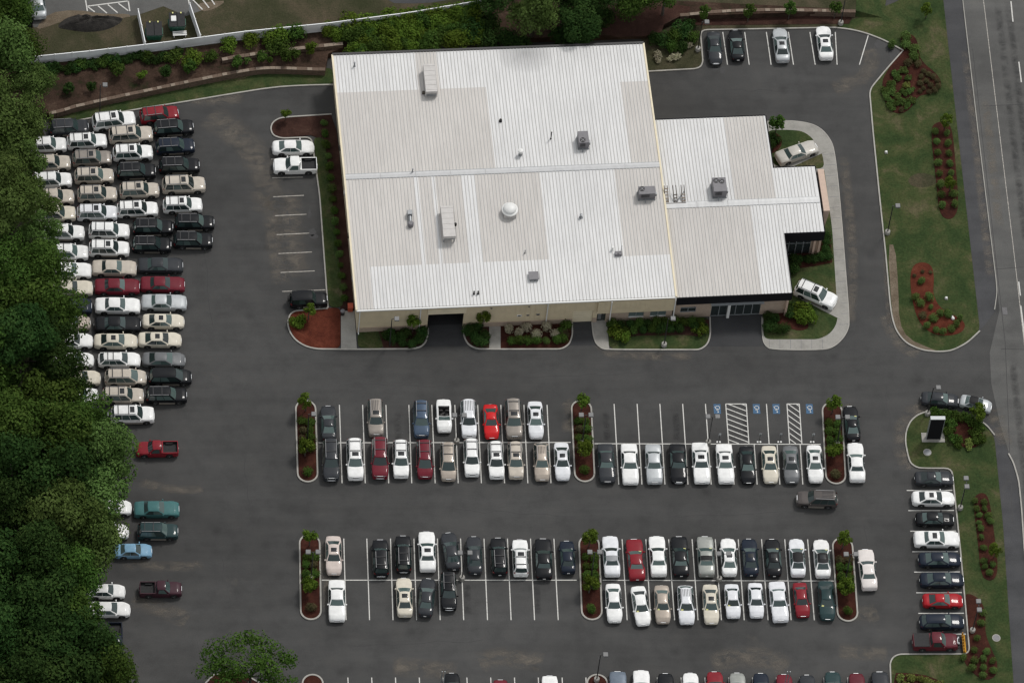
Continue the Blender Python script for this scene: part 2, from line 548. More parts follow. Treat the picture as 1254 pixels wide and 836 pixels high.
def sheet(name, px, z, mat, z0=None, smooth=0, zp=0.0):
    pts = ground_pts(px, zp)
    if smooth: pts = chaikin(pts, smooth)
    b = MB(); b.prism(pts, z if z0 is None else z0, z, mat)
    return structure(b.build(name))


def kerb(pts, closed=False, w=0.17, h=0.14, z=0.0, name='kerb', mat=None):
    """a granite kerb along a world polyline"""
    pts = [Vector((p[0], p[1])) for p in pts]
    n = len(pts)
    out = []
    for i in range(n):
        a = pts[i - 1] if (i > 0 or closed) else pts[i]
        c = pts[(i + 1) % n] if (i < n - 1 or closed) else pts[i]
        d0 = (pts[i] - a); d1 = (c - pts[i])
        d0 = d0.normalized() if d0.length > 1e-6 else d1.normalized()
        d1 = d1.normalized() if d1.length > 1e-6 else d0
        t = (d0 + d1)
        t = t.normalized() if t.length > 1e-6 else d0
        nn = Vector((-t.y, t.x))
        k = 1.0 / max(0.5, nn.dot(Vector((-d0.y, d0.x))))
        out.append((pts[i] + nn * (w / 2 * k), pts[i] - nn * (w / 2 * k)))
    vs, fs = [], []
    for a, c in out:
        vs += [(a.x, a.y, z), (a.x, a.y, z + h), (c.x, c.y, z + h), (c.x, c.y, z)]
    m = n if closed else n - 1
    for i in range(m):
        j = (i + 1) % n
        for k in range(3):
            fs.append((i * 4 + k, i * 4 + k + 1, j * 4 + k + 1, j * 4 + k))
    if not closed:
        fs += [(0, 3, 2, 1), (n * 4 - 4, n * 4 - 3, n * 4 - 2, n * 4 - 1)]
    b = MB(); b.add(vs, fs, mat or M['kerb'])
    return structure(b.build(name))
# ------------------------------------------------------------------ ground, paving, lawns
def world_sheet(name, pts, z, mat):
    b = MB(); b.prism([Vector(p) for p in pts], z, z, mat)
    return structure(b.build(name))


world_sheet('ground', [(-500, -500), (700, -500), (700, 700), (-500, 700)], -0.05, M['grass'])
LOT = [(-60, -60), (113, -60), (113, 96), (-60, 96)]
b = MB()
# the parking lot as a fine enough grid to stay flat and clean
b.prism([Vector(p) for p in LOT], 0, 0, M['asphalt']); structure(b.build('parking_lot'))

# the street along the east side
st_w = ground_pts([(1163, -140), (1179, 0), (1199, 172), (1220, 344), (1224, 380), (1212, 432), (1214, 470), (1225, 520), (1236, 556), (1247.6, 588), (1254, 667), (1262, 760), (1275, 900), (1290, 1050)])
b = MB(); b.prism(st_w + [Vector((150, -60)), Vector((150, 110))], .006, .006, M['road']); structure(b.build('road'))
# footway of asphalt between lawn and street
sheet('footway', [(1136, -140), (1155, 0), (1177, 200), (1199, 404), (1204, 400), (1219.5, 380), (1220, 344), (1199, 172), (1179, 0), (1163, -140)], .011, M['asphalt_path'])
sheet('footway', [(1203, 514), (1217, 533), (1228, 640), (1241, 836), (1252, 1000), (1284, 1000), (1262, 760), (1254, 667), (1247.6, 588), (1236, 556), (1222, 524)], .011, M['asphalt_path'])


def marking(name, px, w, mat, z=0.010):
    """a painted line of width w along pixels surveyed on the ground"""
    pts = ground_pts(px)
    b = MB()
    for p, q in zip(pts, pts[1:]):
        d = (q - p).normalized(); n = Vector((-d.y, d.x)) * (w / 2)
        b.add([(p.x + n.x, p.y + n.y, z), (p.x - n.x, p.y - n.y, z), (q.x - n.x, q.y - n.y, z), (q.x + n.x, q.y + n.y, z)], [(0, 1, 2, 3)], mat)
    return structure(b.build(name))


marking('edge_line', [(1200, -30), (1205.7, 11), (1240.7, 301), (1252, 400), (1266, 520), (1290, 760)], .10, M['line_worn'], .014)
for a_, b_ in (((1234, -30), (1235.5, -8)), ((1238, 2), (1240.5, 27)), ((1247.7, 76), (1250.8, 101)), ((1257, 160), (1260, 184)), ((1247.5, 345), (1249.5, 362)), ((1250, 374), (1255.5, 418))):
    marking('lane_dash', [a_, b_], .16, M['line'], .018)
# tar seams on the street
for px in ([(1191, 60), (1212, 250), (1231, 420), (1240, 640)], [(1205, 130), (1254, 128)], [(1216, 330), (1254, 327)], [(1226, 427), (1260, 428)]):
    marking('tar_seam', px, .07, M['oil'], .016)

# ---- painted bays
S = 'parking_line'
LW = .125
x_lo = lambda a, b_, v0, v1: [marking(S, [(p, v0), (q, v1)], LW, M['line']) for p, q in zip(a, b_)]
x_lo([420.97, 449.2, 478.2, 506.9, 535.6, 564, 592.7, 621.4, 649.6, 678.3], [423.8, 452.55, 481.3, 510.1, 539.05, 567.8, 597, 625.9, 654.6, 683.6], 659.0, 758.7)
x_lo([761.8, 790.9, 818.9, 847.5, 875.9, 904.05, 932.6, 961, 989], [768, 796.9, 826.1, 854.8, 883.4, 911.4, 940.6, 968.8, 997.2], 659.9, 758.8)
x_lo([415.6, 444.1, 472.6, 500.7, 528.8, 557, 585, 613.3, 641.6, 669.9], [418.9, 447.3, 476, 504.2, 532.9, 561.1, 589.5, 617.9, 646.4, 674.7], 495.6, 591.3)
x_lo([752, 780.2, 808.1, 836, 863.9], [757.8, 786.1, 814.3, 842.5, 870.9], 494.4, 592.9)
x_lo([895.5, 923.5, 951.6, 979.8], [899, 927.2, 955, 983.1], 543.5, 592.9)
for px in ([(394, 709.9), (706, 709.9)], [(738, 710), (1021, 711)], [(390, 541.9), (699, 541.4)], [(728, 543), (1005, 543.8)]):
    marking(S, px, LW, M['line'], .014)
x_lo([885.1, 911.9, 938.5, 965.5, 991.8, 1022.9, 1064.5], [890.9, 917.5, 944.3, 971.7, 998.3, 1025.1, 1052.5], 39.5, 79.5)
for k in range(6):
    marking(S, [(334.5 + 2.2 * k, 241.1 + 23.15 * k), (372 + 3.3 * k + (10 if k == 5 else 0), 239.3 + 23.1 * k)], LW, M['line_worn'])
for u, v, w in ((332, 195, 40), (333, 218, 38)):
    marking(S, [(u, v), (u + w, v - 1)], LW, M['line_worn'])
for u, v in ((1110.3, 600.2), (1112.3, 624.8), (1114.8, 650), (1117.1, 675.1), (1119.5, 700), (1122, 725.3), (1124.5, 750.5), (1127, 776)):
    marking(S, [(u, v), (u + 56, v - .2)], LW, M['line'])
for k in range(24):
    u = 426 + 29.15 * k
    marking(S, [(u, 829), (u + 1.8, 870)], LW, M['line'])
# hatched aisles of the blue bays
for (a, b_, c, d, n) in (((888.7, 494.4), (913.9, 494.4), (917.1, 542.9), (892.3, 542.9), 8), ((963.7, 494.4), (978.8, 494.4), (982, 542.9), (966.9, 542.9), 7)):
    marking('hatch_line', [a, b_], LW, M['line']); marking('hatch_line', [a, d], LW, M['line'], .011); marking('hatch_line', [b_, c], LW, M['line'], .011)
    for k in range(-1, n):
        t0, t1 = k / n * 1.05 - .02, (k + 1.55) / n * 1.05 - .02
        s0, s1 = 0.0, 1.0
        if t0 < 0: s0 = -t0 / (t1 - t0)
        if t1 > 1: s1 = (1 - t0) / (t1 - t0)
        e = lambda s: (a[0] + (d[0] - a[0]) * (t0 + (t1 - t0) * s) + (b_[0] - a[0]) * s, a[1] + (d[1] - a[1]) * (t0 + (t1 - t0) * s))
        marking('hatch_line', [e(s0), e(s1)], LW, M['line'], .013)
marking(S, [(938.6, 494.4), (941.8, 543)], LW, M['line'])


def wheelchair(u, v):
    p = gp(u, v)
    b = MB(); z = .0105
    b.box(p.x - .42, p.x + .42, p.y - .68, p.y + .68, z - .001, z, M['blue_paint'])
    z += .004
    def stroke(pts, w):
        for (x0, y0), (x1, y1) in zip(pts, pts[1:]):
            d = Vector((x1 - x0, y1 - y0)).normalized(); n = Vector((-d.y, d.x)) * w / 2
            # the symbol reads from the aisle, so its head points to the row line
            b.add([(p.x - x0 - n.x, p.y - y0 - n.y, z), (p.x - x0 + n.x, p.y - y0 + n.y, z), (p.x - x1 + n.x, p.y - y1 + n.y, z), (p.x - x1 - n.x, p.y - y1 - n.y, z)], [(0, 1, 2, 3)], M['line'])
    arc = [(-.04 + .26 * math.cos(t), -.16 + .26 * math.sin(t)) for t in [rad(100 + k * 22) for k in range(11)]]
    stroke(arc, .075)
    stroke([(-.08, .30), (-.04, -.02), (.16, -.02), (.24, -.30), (.32, -.28)], .085)
    stroke([(-.06, .16), (.14, .14)], .07)
    z += .001
    b.add([(p.x + .09 + .085 * math.cos(k * .785), p.y - .44 + .085 * math.sin(k * .785), z) for k in range(8)], [tuple(range(8))], M['line'])
    structure(b.build('wheelchair_marking'))


for u in (878.3, 926.4, 950.6, 991.3): wheelchair(u, 500.5)

# oil and tyre stains that have a shape of their own
def blob(u, v, rx, ry, z=.0075, seed=1):
    rn = random.Random(seed)
    p = gp(u, v)
    pts = [Vector((p.x + rx * math.cos(t) * rn.uniform(.6, 1.2), p.y + ry * math.sin(t) * rn.uniform(.6, 1.2))) for t in [k * math.pi / 6 for k in range(12)]]
    b = MB(); b.prism(chaikin(pts, 1), z, z, M['oil']); structure(b.build('oil_stain'))


for i, q in enumerate(((876, 84, .5, .35), (885, 86, .35, .7), (379, 262, .25, .8), (383, 284, .5, .6), (352, 262, .2, .5), (384, 290, .6, .35), (370, 240, .25, .2), (304, 248, .5, .15), (355, 272, .12, .7),
                       (372, 225, .4, .2), (232, 152, .5, .2), (1083, 52, 1.6, 1.0), (1094, 64, .9, 1.4), (733, 805, .12, .25))):
    blob(*q, seed=i)
marking('tar_seam', [(240, 628), (262, 652), (274, 690), (272, 712)], .05, M['oil'], .008)

def dust(px, w, mat='sand_film', z=.0062, name='sand_wash'):
    pts = chaikin(ground_pts(px), 2, False)
    vs, fs, fade = [], [], []
    n = len(pts)
    for i, p in enumerate(pts):
        d = (pts[min(i + 1, n - 1)] - pts[max(i - 1, 0)]).normalized(); q = Vector((-d.y, d.x))
        e = min(1, min(i, n - 1 - i) / 2.0)
        for k in range(5):
            t = (k - 2) / 2
            x = p + q * (t * w / 2)
            vs.append((x.x, x.y, z)); fade.append(e * (1 - t * t))
    for i in range(n - 1):
        for k in range(4):
            fs.append((i * 5 + k, i * 5 + k + 1, i * 5 + k + 6, i * 5 + k + 5))
    b = MB(); b.add(vs, fs, M[mat]); o = b.build(name)
    at = o.data.attributes.new('fade', 'FLOAT', 'POINT'); at.data.foreach_set('value', fade)
    return structure(o)


dust([(1136, 499), (1122, 503), (1111, 511), (1105, 526), (1104, 545), (1108, 560), (1116, 574)], 2.6)
dust([(1086, 385), (1091, 405), (1104, 424), (1126, 434)], 2.2); dust([(1086, 300), (1088, 360), (1092, 400)], 1.2)
dust([(586, 812), (610, 803), (640, 806), (665, 812)], 3.0); dust([(870, 812), (905, 804), (940, 805), (965, 818)], 3.4); dust([(480, 815), (520, 818), (560, 822)], 3)
dust([(1026, 796), (1060, 800), (1088, 800)], 2.4); dust([(1040, 750), (1062, 752), (1075, 748)], 2.6); dust([(1020, 20 + 90), (1045, 100), (1062, 92), (1068, 75), (1062, 60)], 2.6)
dust([(255, 140), (285, 160), (310, 185), (325, 215), (330, 260)], 4.5); dust([(330, 235), (336, 290), (344, 350)], 2.6); dust([(350, 232), (356, 290), (364, 340)], 4)
dust([(232, 122), (262, 124), (300, 118)], 2.2); dust([(395, 660), (400, 700), (403, 750)], 1.6); dust([(690, 492), (700, 500), (697, 530)], 2.2); dust([(1035, 494), (1042, 510), (1044, 540), (1046, 590)], 1.6)
dust([(160, 735), (185, 742), (215, 752), (230, 760)], 2.6); dust([(150, 690), (200, 694), (250, 692)], 1.6); dust([(170, 590), (215, 600), (250, 598)], 1.5)
dust([(1041, 396), (1046, 330), (1040, 250), (1033, 190)], 1.5); dust([(1216, 500), (1224, 520), (1230, 545)], 2.4, z=.0135); dust([(1206, 120), (1215, 200), (1224, 280)], 1.4, z=.0135); dust([(1182, 60), (1192, 150), (1204, 260), (1213, 340)], 1.3, z=.0135)
dust([(730, 400), (735, 430), (760, 436), (850, 436)], 1.4)
for k in range(20):
    for v0, v1 in ((505, 540), (548, 585), (668, 704), (715, 752)):
        if (k * 7 + v0) % 3: continue
        u = 430 + k * 28.4; dust([(u, v0), (u + .6, (v0 + v1) / 2), (u + 1, v1)], 1.0, 'dark_film', .0058, 'oil_drip')


# ---- concrete and beds: an outline of lawn or mulch with its kerb
def bed(name, px, mat, z=.09, k=None, closed=True, sm=0, kw=.17):
    pts = ground_pts(px)
    pts = chaikin(pts, sm, True) if sm else rounded(pts, .9, True) if name == 'lawn' or mat in (M['mulch_red'],) else pts
    b = MB(); b.prism(pts, -.02, z, mat)
    o = structure(b.build(name))
    return o, pts


def kerb_px(px, sm=0, **kw):
    pts = ground_pts(px, .07)
    pts = chaikin(pts, sm, False) if sm else rounded(pts)
    return kerb(pts, **kw)


# six planted islands in the rows
ISL = {}
def island(name, top, bot, width=2.35):
    a, c = gp(*top).to_2d(), gp(*bot).to_2d()
    ax = (a - c).normalized(); r = width / 2
    pts = []
    n = Vector((-ax.y, ax.x))
    for ctr, s in ((a - ax * r, 1), (c + ax * r, -1)):
        for k in range(13):
            t = math.pi * k / 12
            pts.append(ctr + (-n if s > 0 else n) * (r * math.cos(t)) + ax * (s * r * math.sin(t)))
    kerb(pts, True, .19, .15)
    b = MB(); b.prism(pts, 0, .08, M['mulch']); structure(b.build('mulch_bed'))
    ISL[name] = (a, c)


island('UL', (374, 491), (377, 590)); island('UM', (711.5, 490.8), (716.3, 589.7)); island('UR', (1018.5, 493.6), (1023.8, 592.4))
island('LL', (379, 655), (380.8, 758.4)); island('LM', (721, 656.5), (725, 758.6)); island('LR', (1031, 659), (1038.5, 760.4))
for nm_, u in (('F1', 382.5), ('F2', 731)): island(nm_, (u, 826), (u + 4, 930))

# lawn between the lot and the street
north = [(1106, 62), (1085.5, 85), (1064.7, 110.3), (1069, 160), (1077, 240), (1084.5, 310), (1090, 371.4), (1092.5, 389), (1097.5, 405), (1108.8, 419.5), (1127.6, 428.3), (1147, 430.6), (1165, 429.6), (1184, 420), (1200, 405)]
bed('lawn', [(1112, -160), (1104, 0), (1022, 34), (1041, 36), (1059.8, 40.5), (1082, 49)] + north + [(1177, 200), (1155, 0), (1136, -160)], M['grass'], .08)
kerb_px(north, 0); kerb_px([(1022, 34), (1041, 36), (1059.8, 40.5), (1082, 49), (1106, 62)])
sheet('worn_grass', [(1087, 300), (1096, 300), (1100, 350), (1101, 395), (1112, 415), (1137, 426), (1148, 430), (1127, 428), (1108, 419), (1098, 404), (1092, 384)], .086, M['dirt'], smooth=1)
sheet('worn_grass', [(1112, 218), (1126, 211), (1146, 216), (1148, 226), (1128, 231), (1113, 227)], .086, M['dry_grass'], smooth=2)
k_mul = [(1107, 59), (1101, 48), (1109, 41), (1119, 44), (1124, 53), (1126, 71), (1133, 80), (1147, 91), (1153, 102), (1150, 111), (1137, 116), (1124, 118), (1118, 130), (1108, 139), (1097, 140), (1087, 133), (1082, 120), (1080, 106), (1082, 93)]
bed('mulch_bed', k_mul, M['mulch'], .12, sm=2)
bed('mulch_bed', [(1139, 158), (1147, 150), (1159, 150), (1166, 158), (1170, 200), (1174, 250), (1170, 266), (1160, 270), (1150, 262), (1146, 220)], M['mulch'], .12, sm=2)
bed('mulch_bed', [(1114, 340), (1118, 325), (1129, 321), (1141, 325), (1144, 341), (1142, 362), (1153, 380), (1172, 388), (1183, 397), (1178, 408), (1160, 412), (1140, 409), (1125, 395), (1117, 370)], M['mulch_red'], .12, sm=2)
# lawn south of the entrance
south = [(1136, 503.3), (1123.5, 507.8), (1115, 515.4), (1109.8, 527), (1108.6, 540), (1111.8, 557), (1115, 567), (1123.5, 572.6), (1136, 573.2), (1165.6, 573.2), (1176, 672), (1187.5, 800.3), (1101, 800.6), (1093.7, 804), (1090, 811), (1091, 840), (1093, 940)]
bed('lawn', south + [(1250, 940), (1241, 836), (1228, 640), (1217.5, 534), (1199.5, 514), (1180, 505), (1160, 501)], M['grass'], .08)
kerb_px([(1160, 501)] + south); kerb_px([(1199.7, 514.5), (1209, 521), (1218, 532.5)])
kerb_px([(1235, 555), (1241, 566), (1247.6, 588), (1251, 622), (1254, 667), (1262, 760)])
kerb_px([(1163, -140), (1179, 0), (1199, 172), (1220, 344), (1221, 358), (1218, 379)], w=.12, h=.10, mat=M['concrete'])
bed('mulch_bed', [(1164, 520), (1176, 513), (1194, 516), (1204, 530), (1203, 544), (1188, 550), (1170, 545), (1163, 533)], M['mulch'], .12, sm=2)
bed('mulch_bed', [(1191, 612), (1198, 604), (1207, 604), (1212, 615), (1217, 650), (1222, 690), (1220, 708), (1210, 712), (1201, 704), (1197, 660)], M['mulch'], .12, sm=2)
bed('mulch_bed', [(1180, 728), (1189, 727), (1201, 735), (1207, 750), (1206, 775), (1214, 795), (1222, 812), (1220, 828), (1207, 834), (1190, 824), (1178, 806), (1186, 800), (1185, 760)], M['mulch'], .12, sm=2)
bed('mulch_bed', [(1091, 824), (1115, 824), (1140, 828), (1165, 842), (1180, 870), (1180, 930), (1093, 930)], M['mulch'], .12, sm=1)
# grounds along the south front
sheet('concrete_walk', [(417.5, 381), (434, 381), (437, 427), (417.5, 427)], .075, M['concrete'], 0)
bed('mulch_bed', [(352, 397), (354, 386), (361, 380.5), (375, 379), (400, 377.5), (417, 377), (417, 427), (390, 427.5), (374, 424.5), (362, 416)], M['mulch_red'], .08)
kerb_px([(401.5, 377.5), (361, 380.8), (355, 385), (352, 396), (355, 407), (362, 416.5), (374, 424), (388, 427.3), (417, 427.5), (437, 427.6), (505, 427), (515, 425), (521.5, 419), (524.3, 409), (524.3, 402)])
bed('lawn', [(438, 405), (474, 403), (470, 427), (438, 427)], M['grass'], .07)
bed('mulch_bed', [(463, 404), (523.5, 401), (523, 412), (517, 422), (505, 426), (470, 427)], M['mulch_dull'], .085)
bed('mulch_bed', [(567.5, 400), (599, 398), (599, 427), (583, 427), (573, 422), (568.5, 412)], M['mulch_dull'], .085)
sheet('concrete_walk', [(599, 398), (613, 397), (613, 427), (599, 427)], .078, M['concrete'], 0)
bed('mulch_bed', [(613, 398), (700, 394), (700, 410), (697, 421), (688, 427), (613, 427)], M['mulch'], .085)
kerb_px([(567.5, 401), (568, 412), (573, 421.5), (583, 427), (613, 427.5), (688, 427.3), (697, 421.5), (701, 411), (701, 395)])
sheet('concrete_walk', [(726, 393), (743, 392), (746, 427), (738, 427), (730, 421), (727, 410)], .078, M['concrete'], 0)
bed('lawn', [(743, 394), (868, 388), (870, 408), (866, 420), (857, 427.5), (746, 427.5)], M['grass'], .07)
bed('mulch_bed', [(744, 394), (868, 388.5), (868.5, 402), (858, 413), (840, 410), (815, 411), (780, 411), (764, 414), (750, 415), (745, 410)], M['mulch_dull'], .10, sm=1)
kerb_px([(725, 394), (726.5, 410), (730, 421), (738, 427.4), (760, 428), (857, 428.2), (866, 422), (870, 411), (869.5, 388)])
# the showroom corner: lawn inside a concrete walk
outer = [(933, 388), (933.5, 414), (937, 423), (945, 428), (1008, 428.3), (1020, 425), (1031, 416), (1038, 405), (1040.5, 394), (1035, 325), (1029, 248), (1022, 182), (1015, 168), (1005, 157), (990.4, 150.5), (964, 147.5), (938, 149)]
from mathutils import Vector as _V
outer = [(p.x, p.y) for p in chaikin(outer, 2, False)]
sheet('concrete_walk', outer + [(938, 230), (985, 300), (960, 380)], .085, M['concrete'], 0)
kerb_px(outer, w=.12, h=.10)
bed('lawn', [(934.5, 380), (935, 415.7), (1003, 415.7), (1016, 409), (1023, 400), (1026, 389), (1019, 281), (1009, 205), (985, 300), (966, 315), (960, 378)], M['grass'], .10)
bed('mulch_bed', [(937, 384), (962, 370), (972, 374), (984, 388), (990, 396), (990, 403), (978, 406), (966, 402), (950, 407), (937, 405)], M['mulch'], .13, sm=2)
bed('mulch_bed', [(966, 312), (1000, 309), (1009, 285), (1017, 285), (1019, 322), (1000, 326), (972, 330), (966, 322)], M['mulch'], .13)
bed('lawn', [(939, 160), (964, 159.5), (982, 161), (993, 168), (1006, 185), (1010, 207), (960, 207), (944, 200)], M['grass'], .10)
bed('mulch_bed', [(939, 165), (950, 163), (958, 170), (956, 182), (944, 190), (938, 185)], M['mulch'], .13, sm=1)
sheet('concrete_pad', [(950, 197), (996, 172), (1012, 186), (966, 207)], .115, M['concrete'], 0)
sheet('concrete_pad', [(973, 352), (984, 345), (1030, 372), (1030, 392), (1014, 384), (971, 362)], .115, M['concrete'], 0)
# fresh asphalt aprons in front of the doors
sheet('door_apron', [(525, 390), (567, 388), (568, 412), (573, 424), (517, 424), (524, 412)], .007, M['asphalt_new'])
sheet('door_apron', [(701, 390), (726, 388), (727, 410), (731, 423), (696, 423), (701, 411)], .007, M['asphalt_new'])
sheet('door_apron', [(870, 384), (933, 380), (933, 412), (938, 424), (866, 424), (870, 411)], .007, M['asphalt_new'])
# side strip along the west wall
bed('mulch_bed', [(331, 158), (333, 150), (341, 145), (352, 143.3), (405, 140), (412, 160), (437, 380), (417, 380), (396, 172), (381, 166), (345, 169), (334, 166)], M['mulch_dull'], .08)
bed('lawn', [(384, 169), (397, 169), (405, 230), (421, 376), (403, 377), (391, 240)], M['grass'], .095)
kerb_px([(406, 140), (352, 143.5), (341, 145.2), (333.5, 150.5), (331.3, 158), (334.5, 166), (345, 169.6), (381.5, 168), (391.5, 240), (401.5, 377)])
# north: grass verge, kerb
nk = [(60, 155), (104, 146), (167, 134), (227.7, 124.6), (281, 115.5), (335, 107), (370, 104.8), (409, 103.8)]
bed('lawn', nk + [(409, 84), (335, 84), (301, 88), (201, 108), (100, 130), (60, 140)], M['grass'], .08)
kerb_px(nk, 1)
bed('lawn', [(788, 88), (852, 84.5), (858, 82), (860.8, 76), (857.5, 37), (1022, 34), (1060, 38), (1090, -20), (780, -20)], M['dry_grass'], .068)
kerb_px([(788, 88), (852, 84.5), (858, 82), (860.8, 76), (857.5, 37), (1022, 34)])
bed('mulch_bed', [(836, 32), (1040, 30), (1046, 14), (836, 16)], M['mulch_dull'], .11)
# the wood's floor
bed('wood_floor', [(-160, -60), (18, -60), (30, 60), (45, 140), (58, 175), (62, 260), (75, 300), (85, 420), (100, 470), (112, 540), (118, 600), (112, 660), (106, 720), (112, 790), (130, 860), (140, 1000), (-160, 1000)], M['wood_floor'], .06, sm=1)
bed('lawn', [(-5, 570), (18, 575), (24, 600), (-5, 606)], M['grass'], .09)

# raised ground to the north (1 m up behind dry stone walls)
BZ = 1.0
wall1 = [(60, 139), (72, 136.6), (100, 128), (201, 106.5), (255, 95), (301, 86.4), (318, 84), (335, 83), (398.5, 85.4)]
w1 = ground_pts(wall1, BZ)
bk = w1 + ground_pts([(402, 66), (430, 54), (790, 42), (833, 20), (1048, 13), (1052, -170), (-160, -170), (-160, 120)], BZ)
b = MB(); b.prism(bk, 0, BZ, M['bank']); structure(b.build('bank'))
def up_sheet(name, px, z, mat, sm=0):
    pts = ground_pts(px, BZ)
    if sm: pts = chaikin(pts, sm)
    b = MB(); b.prism(pts, BZ, BZ + z, mat); return structure(b.build(name))
up_sheet('mulch_bed', [(735, 20), (800, 8), (845, 6), (845, 16), (815, 26), (808, 44), (735, 46)], .01, M['mulch_dull'], 1)
up_sheet('lawn', [(20, -120), (620, -120), (590, 12), (380, 40), (244, 57), (165, 68), (36, 80)], .006, M['dry_grass'])
up_sheet('parking_lot', [(44, -120), (240, -120), (236, 3), (250, 12), (228, 20), (200, 8), (168, 19), (150, 20), (120, 19), (80, 14), (58, 32), (42, 34), (30, 20)], .014, M['road'])
up_sheet('parking_lot', [(440, -40), (560, -40), (556, -1), (520, 5), (470, 4)], .014, M['asphalt_path'], 1)
up_sheet('bare_dirt', [(60, 16), (92, 12), (130, 18), (158, 17), (160, 22), (120, 24), (80, 25), (50, 36), (44, 34)], .018, M['dirt'], 1)
up_sheet('bare_dirt', [(240, 5), (262, 2), (278, 1), (262, 12), (246, 15)], .018, M['dirt'], 1)
up_sheet('lawn', [(1048, 12), (1048, -160), (700, -160), (700, 0), (845, 2)], .006, M['dry_grass'])
def up_mark(px, w=.13):
    pts = ground_pts(px, BZ); b = MB(); z = BZ + .02
    for p, q in zip(pts, pts[1:]):
        d = (q - p).normalized(); n = Vector((-d.y, d.x)) * (w / 2)
        b.add([(p.x + n.x, p.y + n.y, z), (p.x - n.x, p.y - n.y, z), (q.x - n.x, q.y - n.y, z), (q.x + n.x, q.y + n.y, z)], [(0, 1, 2, 3)], M['line'])
    structure(b.build('hatch_line'))
for px in ([(103, -10), (107, 14)], [(107, 8), (157.5, 1.5)], [(157, 1), (159, 14)], [(108, 9), (116, 15)], [(120, 7.5), (131, 16.5)], [(132, 6), (144, 16)], [(145, 4.5), (157, 13.5)],
           [(229, -8), (232, 6)], [(233, -3), (248, 12)], [(246, -3), (256, 10)], [(257, -3), (263, 6)]):
    up_mark(px, .16)
# the bank runs out eastwards in a grass slope
_q = [gp(1048, 13, BZ), gp(1052, -170, BZ), gp(1110, -170, 0.05), gp(1082, 22, 0.05), gp(1046, 21, 0.05)]
b = MB(); b.add([tuple(x) for x in _q], [(0, 1, 2, 3), (0, 3, 4)], M['grass']); structure(b.build('bank_slope'))
# joints of the concrete walk
for v in range(190, 400, 13):
    marking('walk_joint', [(1008 + (v - 190) * .095, v), (1022.5 + (v - 190) * .085, v - 1)], .05, M['unit_grey'], .089)
for u in range(942, 1012, 13):
    marking('walk_joint', [(u, 416), (u, 427.6)], .05, M['unit_grey'], .089)
for px in ([(1221, 0), (1240, 160), (1258, 310)], [(1234, 0), (1252, 150), (1270, 300)], [(1240, 440), (1248, 520), (1262, 640)]):
    dust(px, 1.1, 'dark_film', .0125, 'tyre_wear')
# a few sealed cracks
_r = random.Random(23)
for u, v, du, dv in ((420, 470, 120, 4), (640, 462, 150, -5), (300, 560, 8, 90), (1085, 470, 6, 60), (560, 625, 140, 6), (820, 632, 130, -4), (250, 300, 10, 100), (1050, 210, 8, 90), (880, 110, 90, 3), (430, 790, 160, -6), (1060, 640, 6, 80)):
    n = 9
    marking('sealed_crack', [(u + du * k / n + _r.uniform(-2.2, 2.2), v + dv * k / n + _r.uniform(-2, 2)) for k in range(n + 1)], .045, M['oil'], .0075)
# stone walls
def stone_wall(px, h, label, w=.45, z0=0.0, cap=True):
    pts = ground_pts(px, z0 + h)
    pts = chaikin(pts, 1, False)
    t = empty('retaining_wall', (pts[0].x, pts[0].y, z0))
    tag(t, label, 'wall')
    o = Vector((pts[0].x, pts[0].y, z0))
    mb = MB(); mc = MB()
    rn = random.Random(len(px))
    for p, q in zip(pts, pts[1:]):
        d = q - p; n = max(1, int(d.length / .55))
        nn = Vector((-d.y, d.x)).normalized()
        for k in range(n):
            a = p + d * (k / n); c = p + d * ((k + .97) / n)
            j = rn.uniform(-.03, .03)
            for lev in range(2):
                z_a, z_b = h * lev / 2, h * (lev + 1) / 2 - .01
                off = nn * (.05 * lev + rn.uniform(-.02, .02))
                quad = [a - nn * w / 2 + off, c - nn * w / 2 + off, c + nn * w / 2 + off, a + nn * w / 2 + off]
                mb.add([(x.x - o.x, x.y - o.y, z_a) for x in quad] + [(x.x - o.x, x.y - o.y, z_b) for x in quad], [(4, 5, 6, 7), (0, 1, 5, 4), (1, 2, 6, 5), (2, 3, 7, 6), (3, 0, 4, 7)], M['stone'])
            if rn.random() < .38:
                hh = h + rn.uniform(.03, .09)
                quad = [a - nn * w * .45, c - nn * w * .45, c + nn * w * .4, a + nn * w * .4]
                mc.add([(x.x - o.x, x.y - o.y, h) for x in quad] + [(x.x - o.x, x.y - o.y, hh) for x in quad], [(4, 5, 6, 7), (0, 1, 5, 4), (1, 2, 6, 5), (2, 3, 7, 6), (3, 0, 4, 7)], M['stone_cap'])
    mb.build('stone_courses', t); mc.build('cap_stone', t)
    return t
stone_wall(wall1, BZ + .04, 'long low brown stone wall curving above the grass verge')
stone_wall([(833, 19), (880, 14), (940, 12), (1000, 13), (1048, 14)], BZ + .04, 'low tan stone wall behind the four bay row')
stone_wall([(272, 73), (300, 68), (350, 61), (420, 53.5)], .55, 'short tan stone wall in the planted bank below the white fence', .5, BZ)
# ------------------------------------------------------------------ the dealership building
BO = Vector((28.202, 34.115, 0)); BR = rad(3.05)
cB, sB = math.cos(BR), math.sin(BR)
W_, DEP, EZ, RZ_ = 38.17, 37.13, 5.2, 6.0
def tob(p):
    d = p - BO
    return Vector((d.x * cB + d.y * sB, -d.x * sB + d.y * cB, p.z))
def bl(u, v, z):           # building coordinates of a surveyed point at height z
    return tob(gp(u, v, z))
def bf(u, v, y=0.0):       # ... of a point on the vertical plane y
    o = tob(CAM_LOC); d = ray(u, v); d = Vector((d.x * cB + d.y * sB, -d.x * sB + d.y * cB, d.z))
    t = (y - o.y) / d.y
    return o + d * t
YR = DEP / 2
def mz(y): return EZ + (RZ_ - EZ) * (1 - abs(y - YR) / YR)

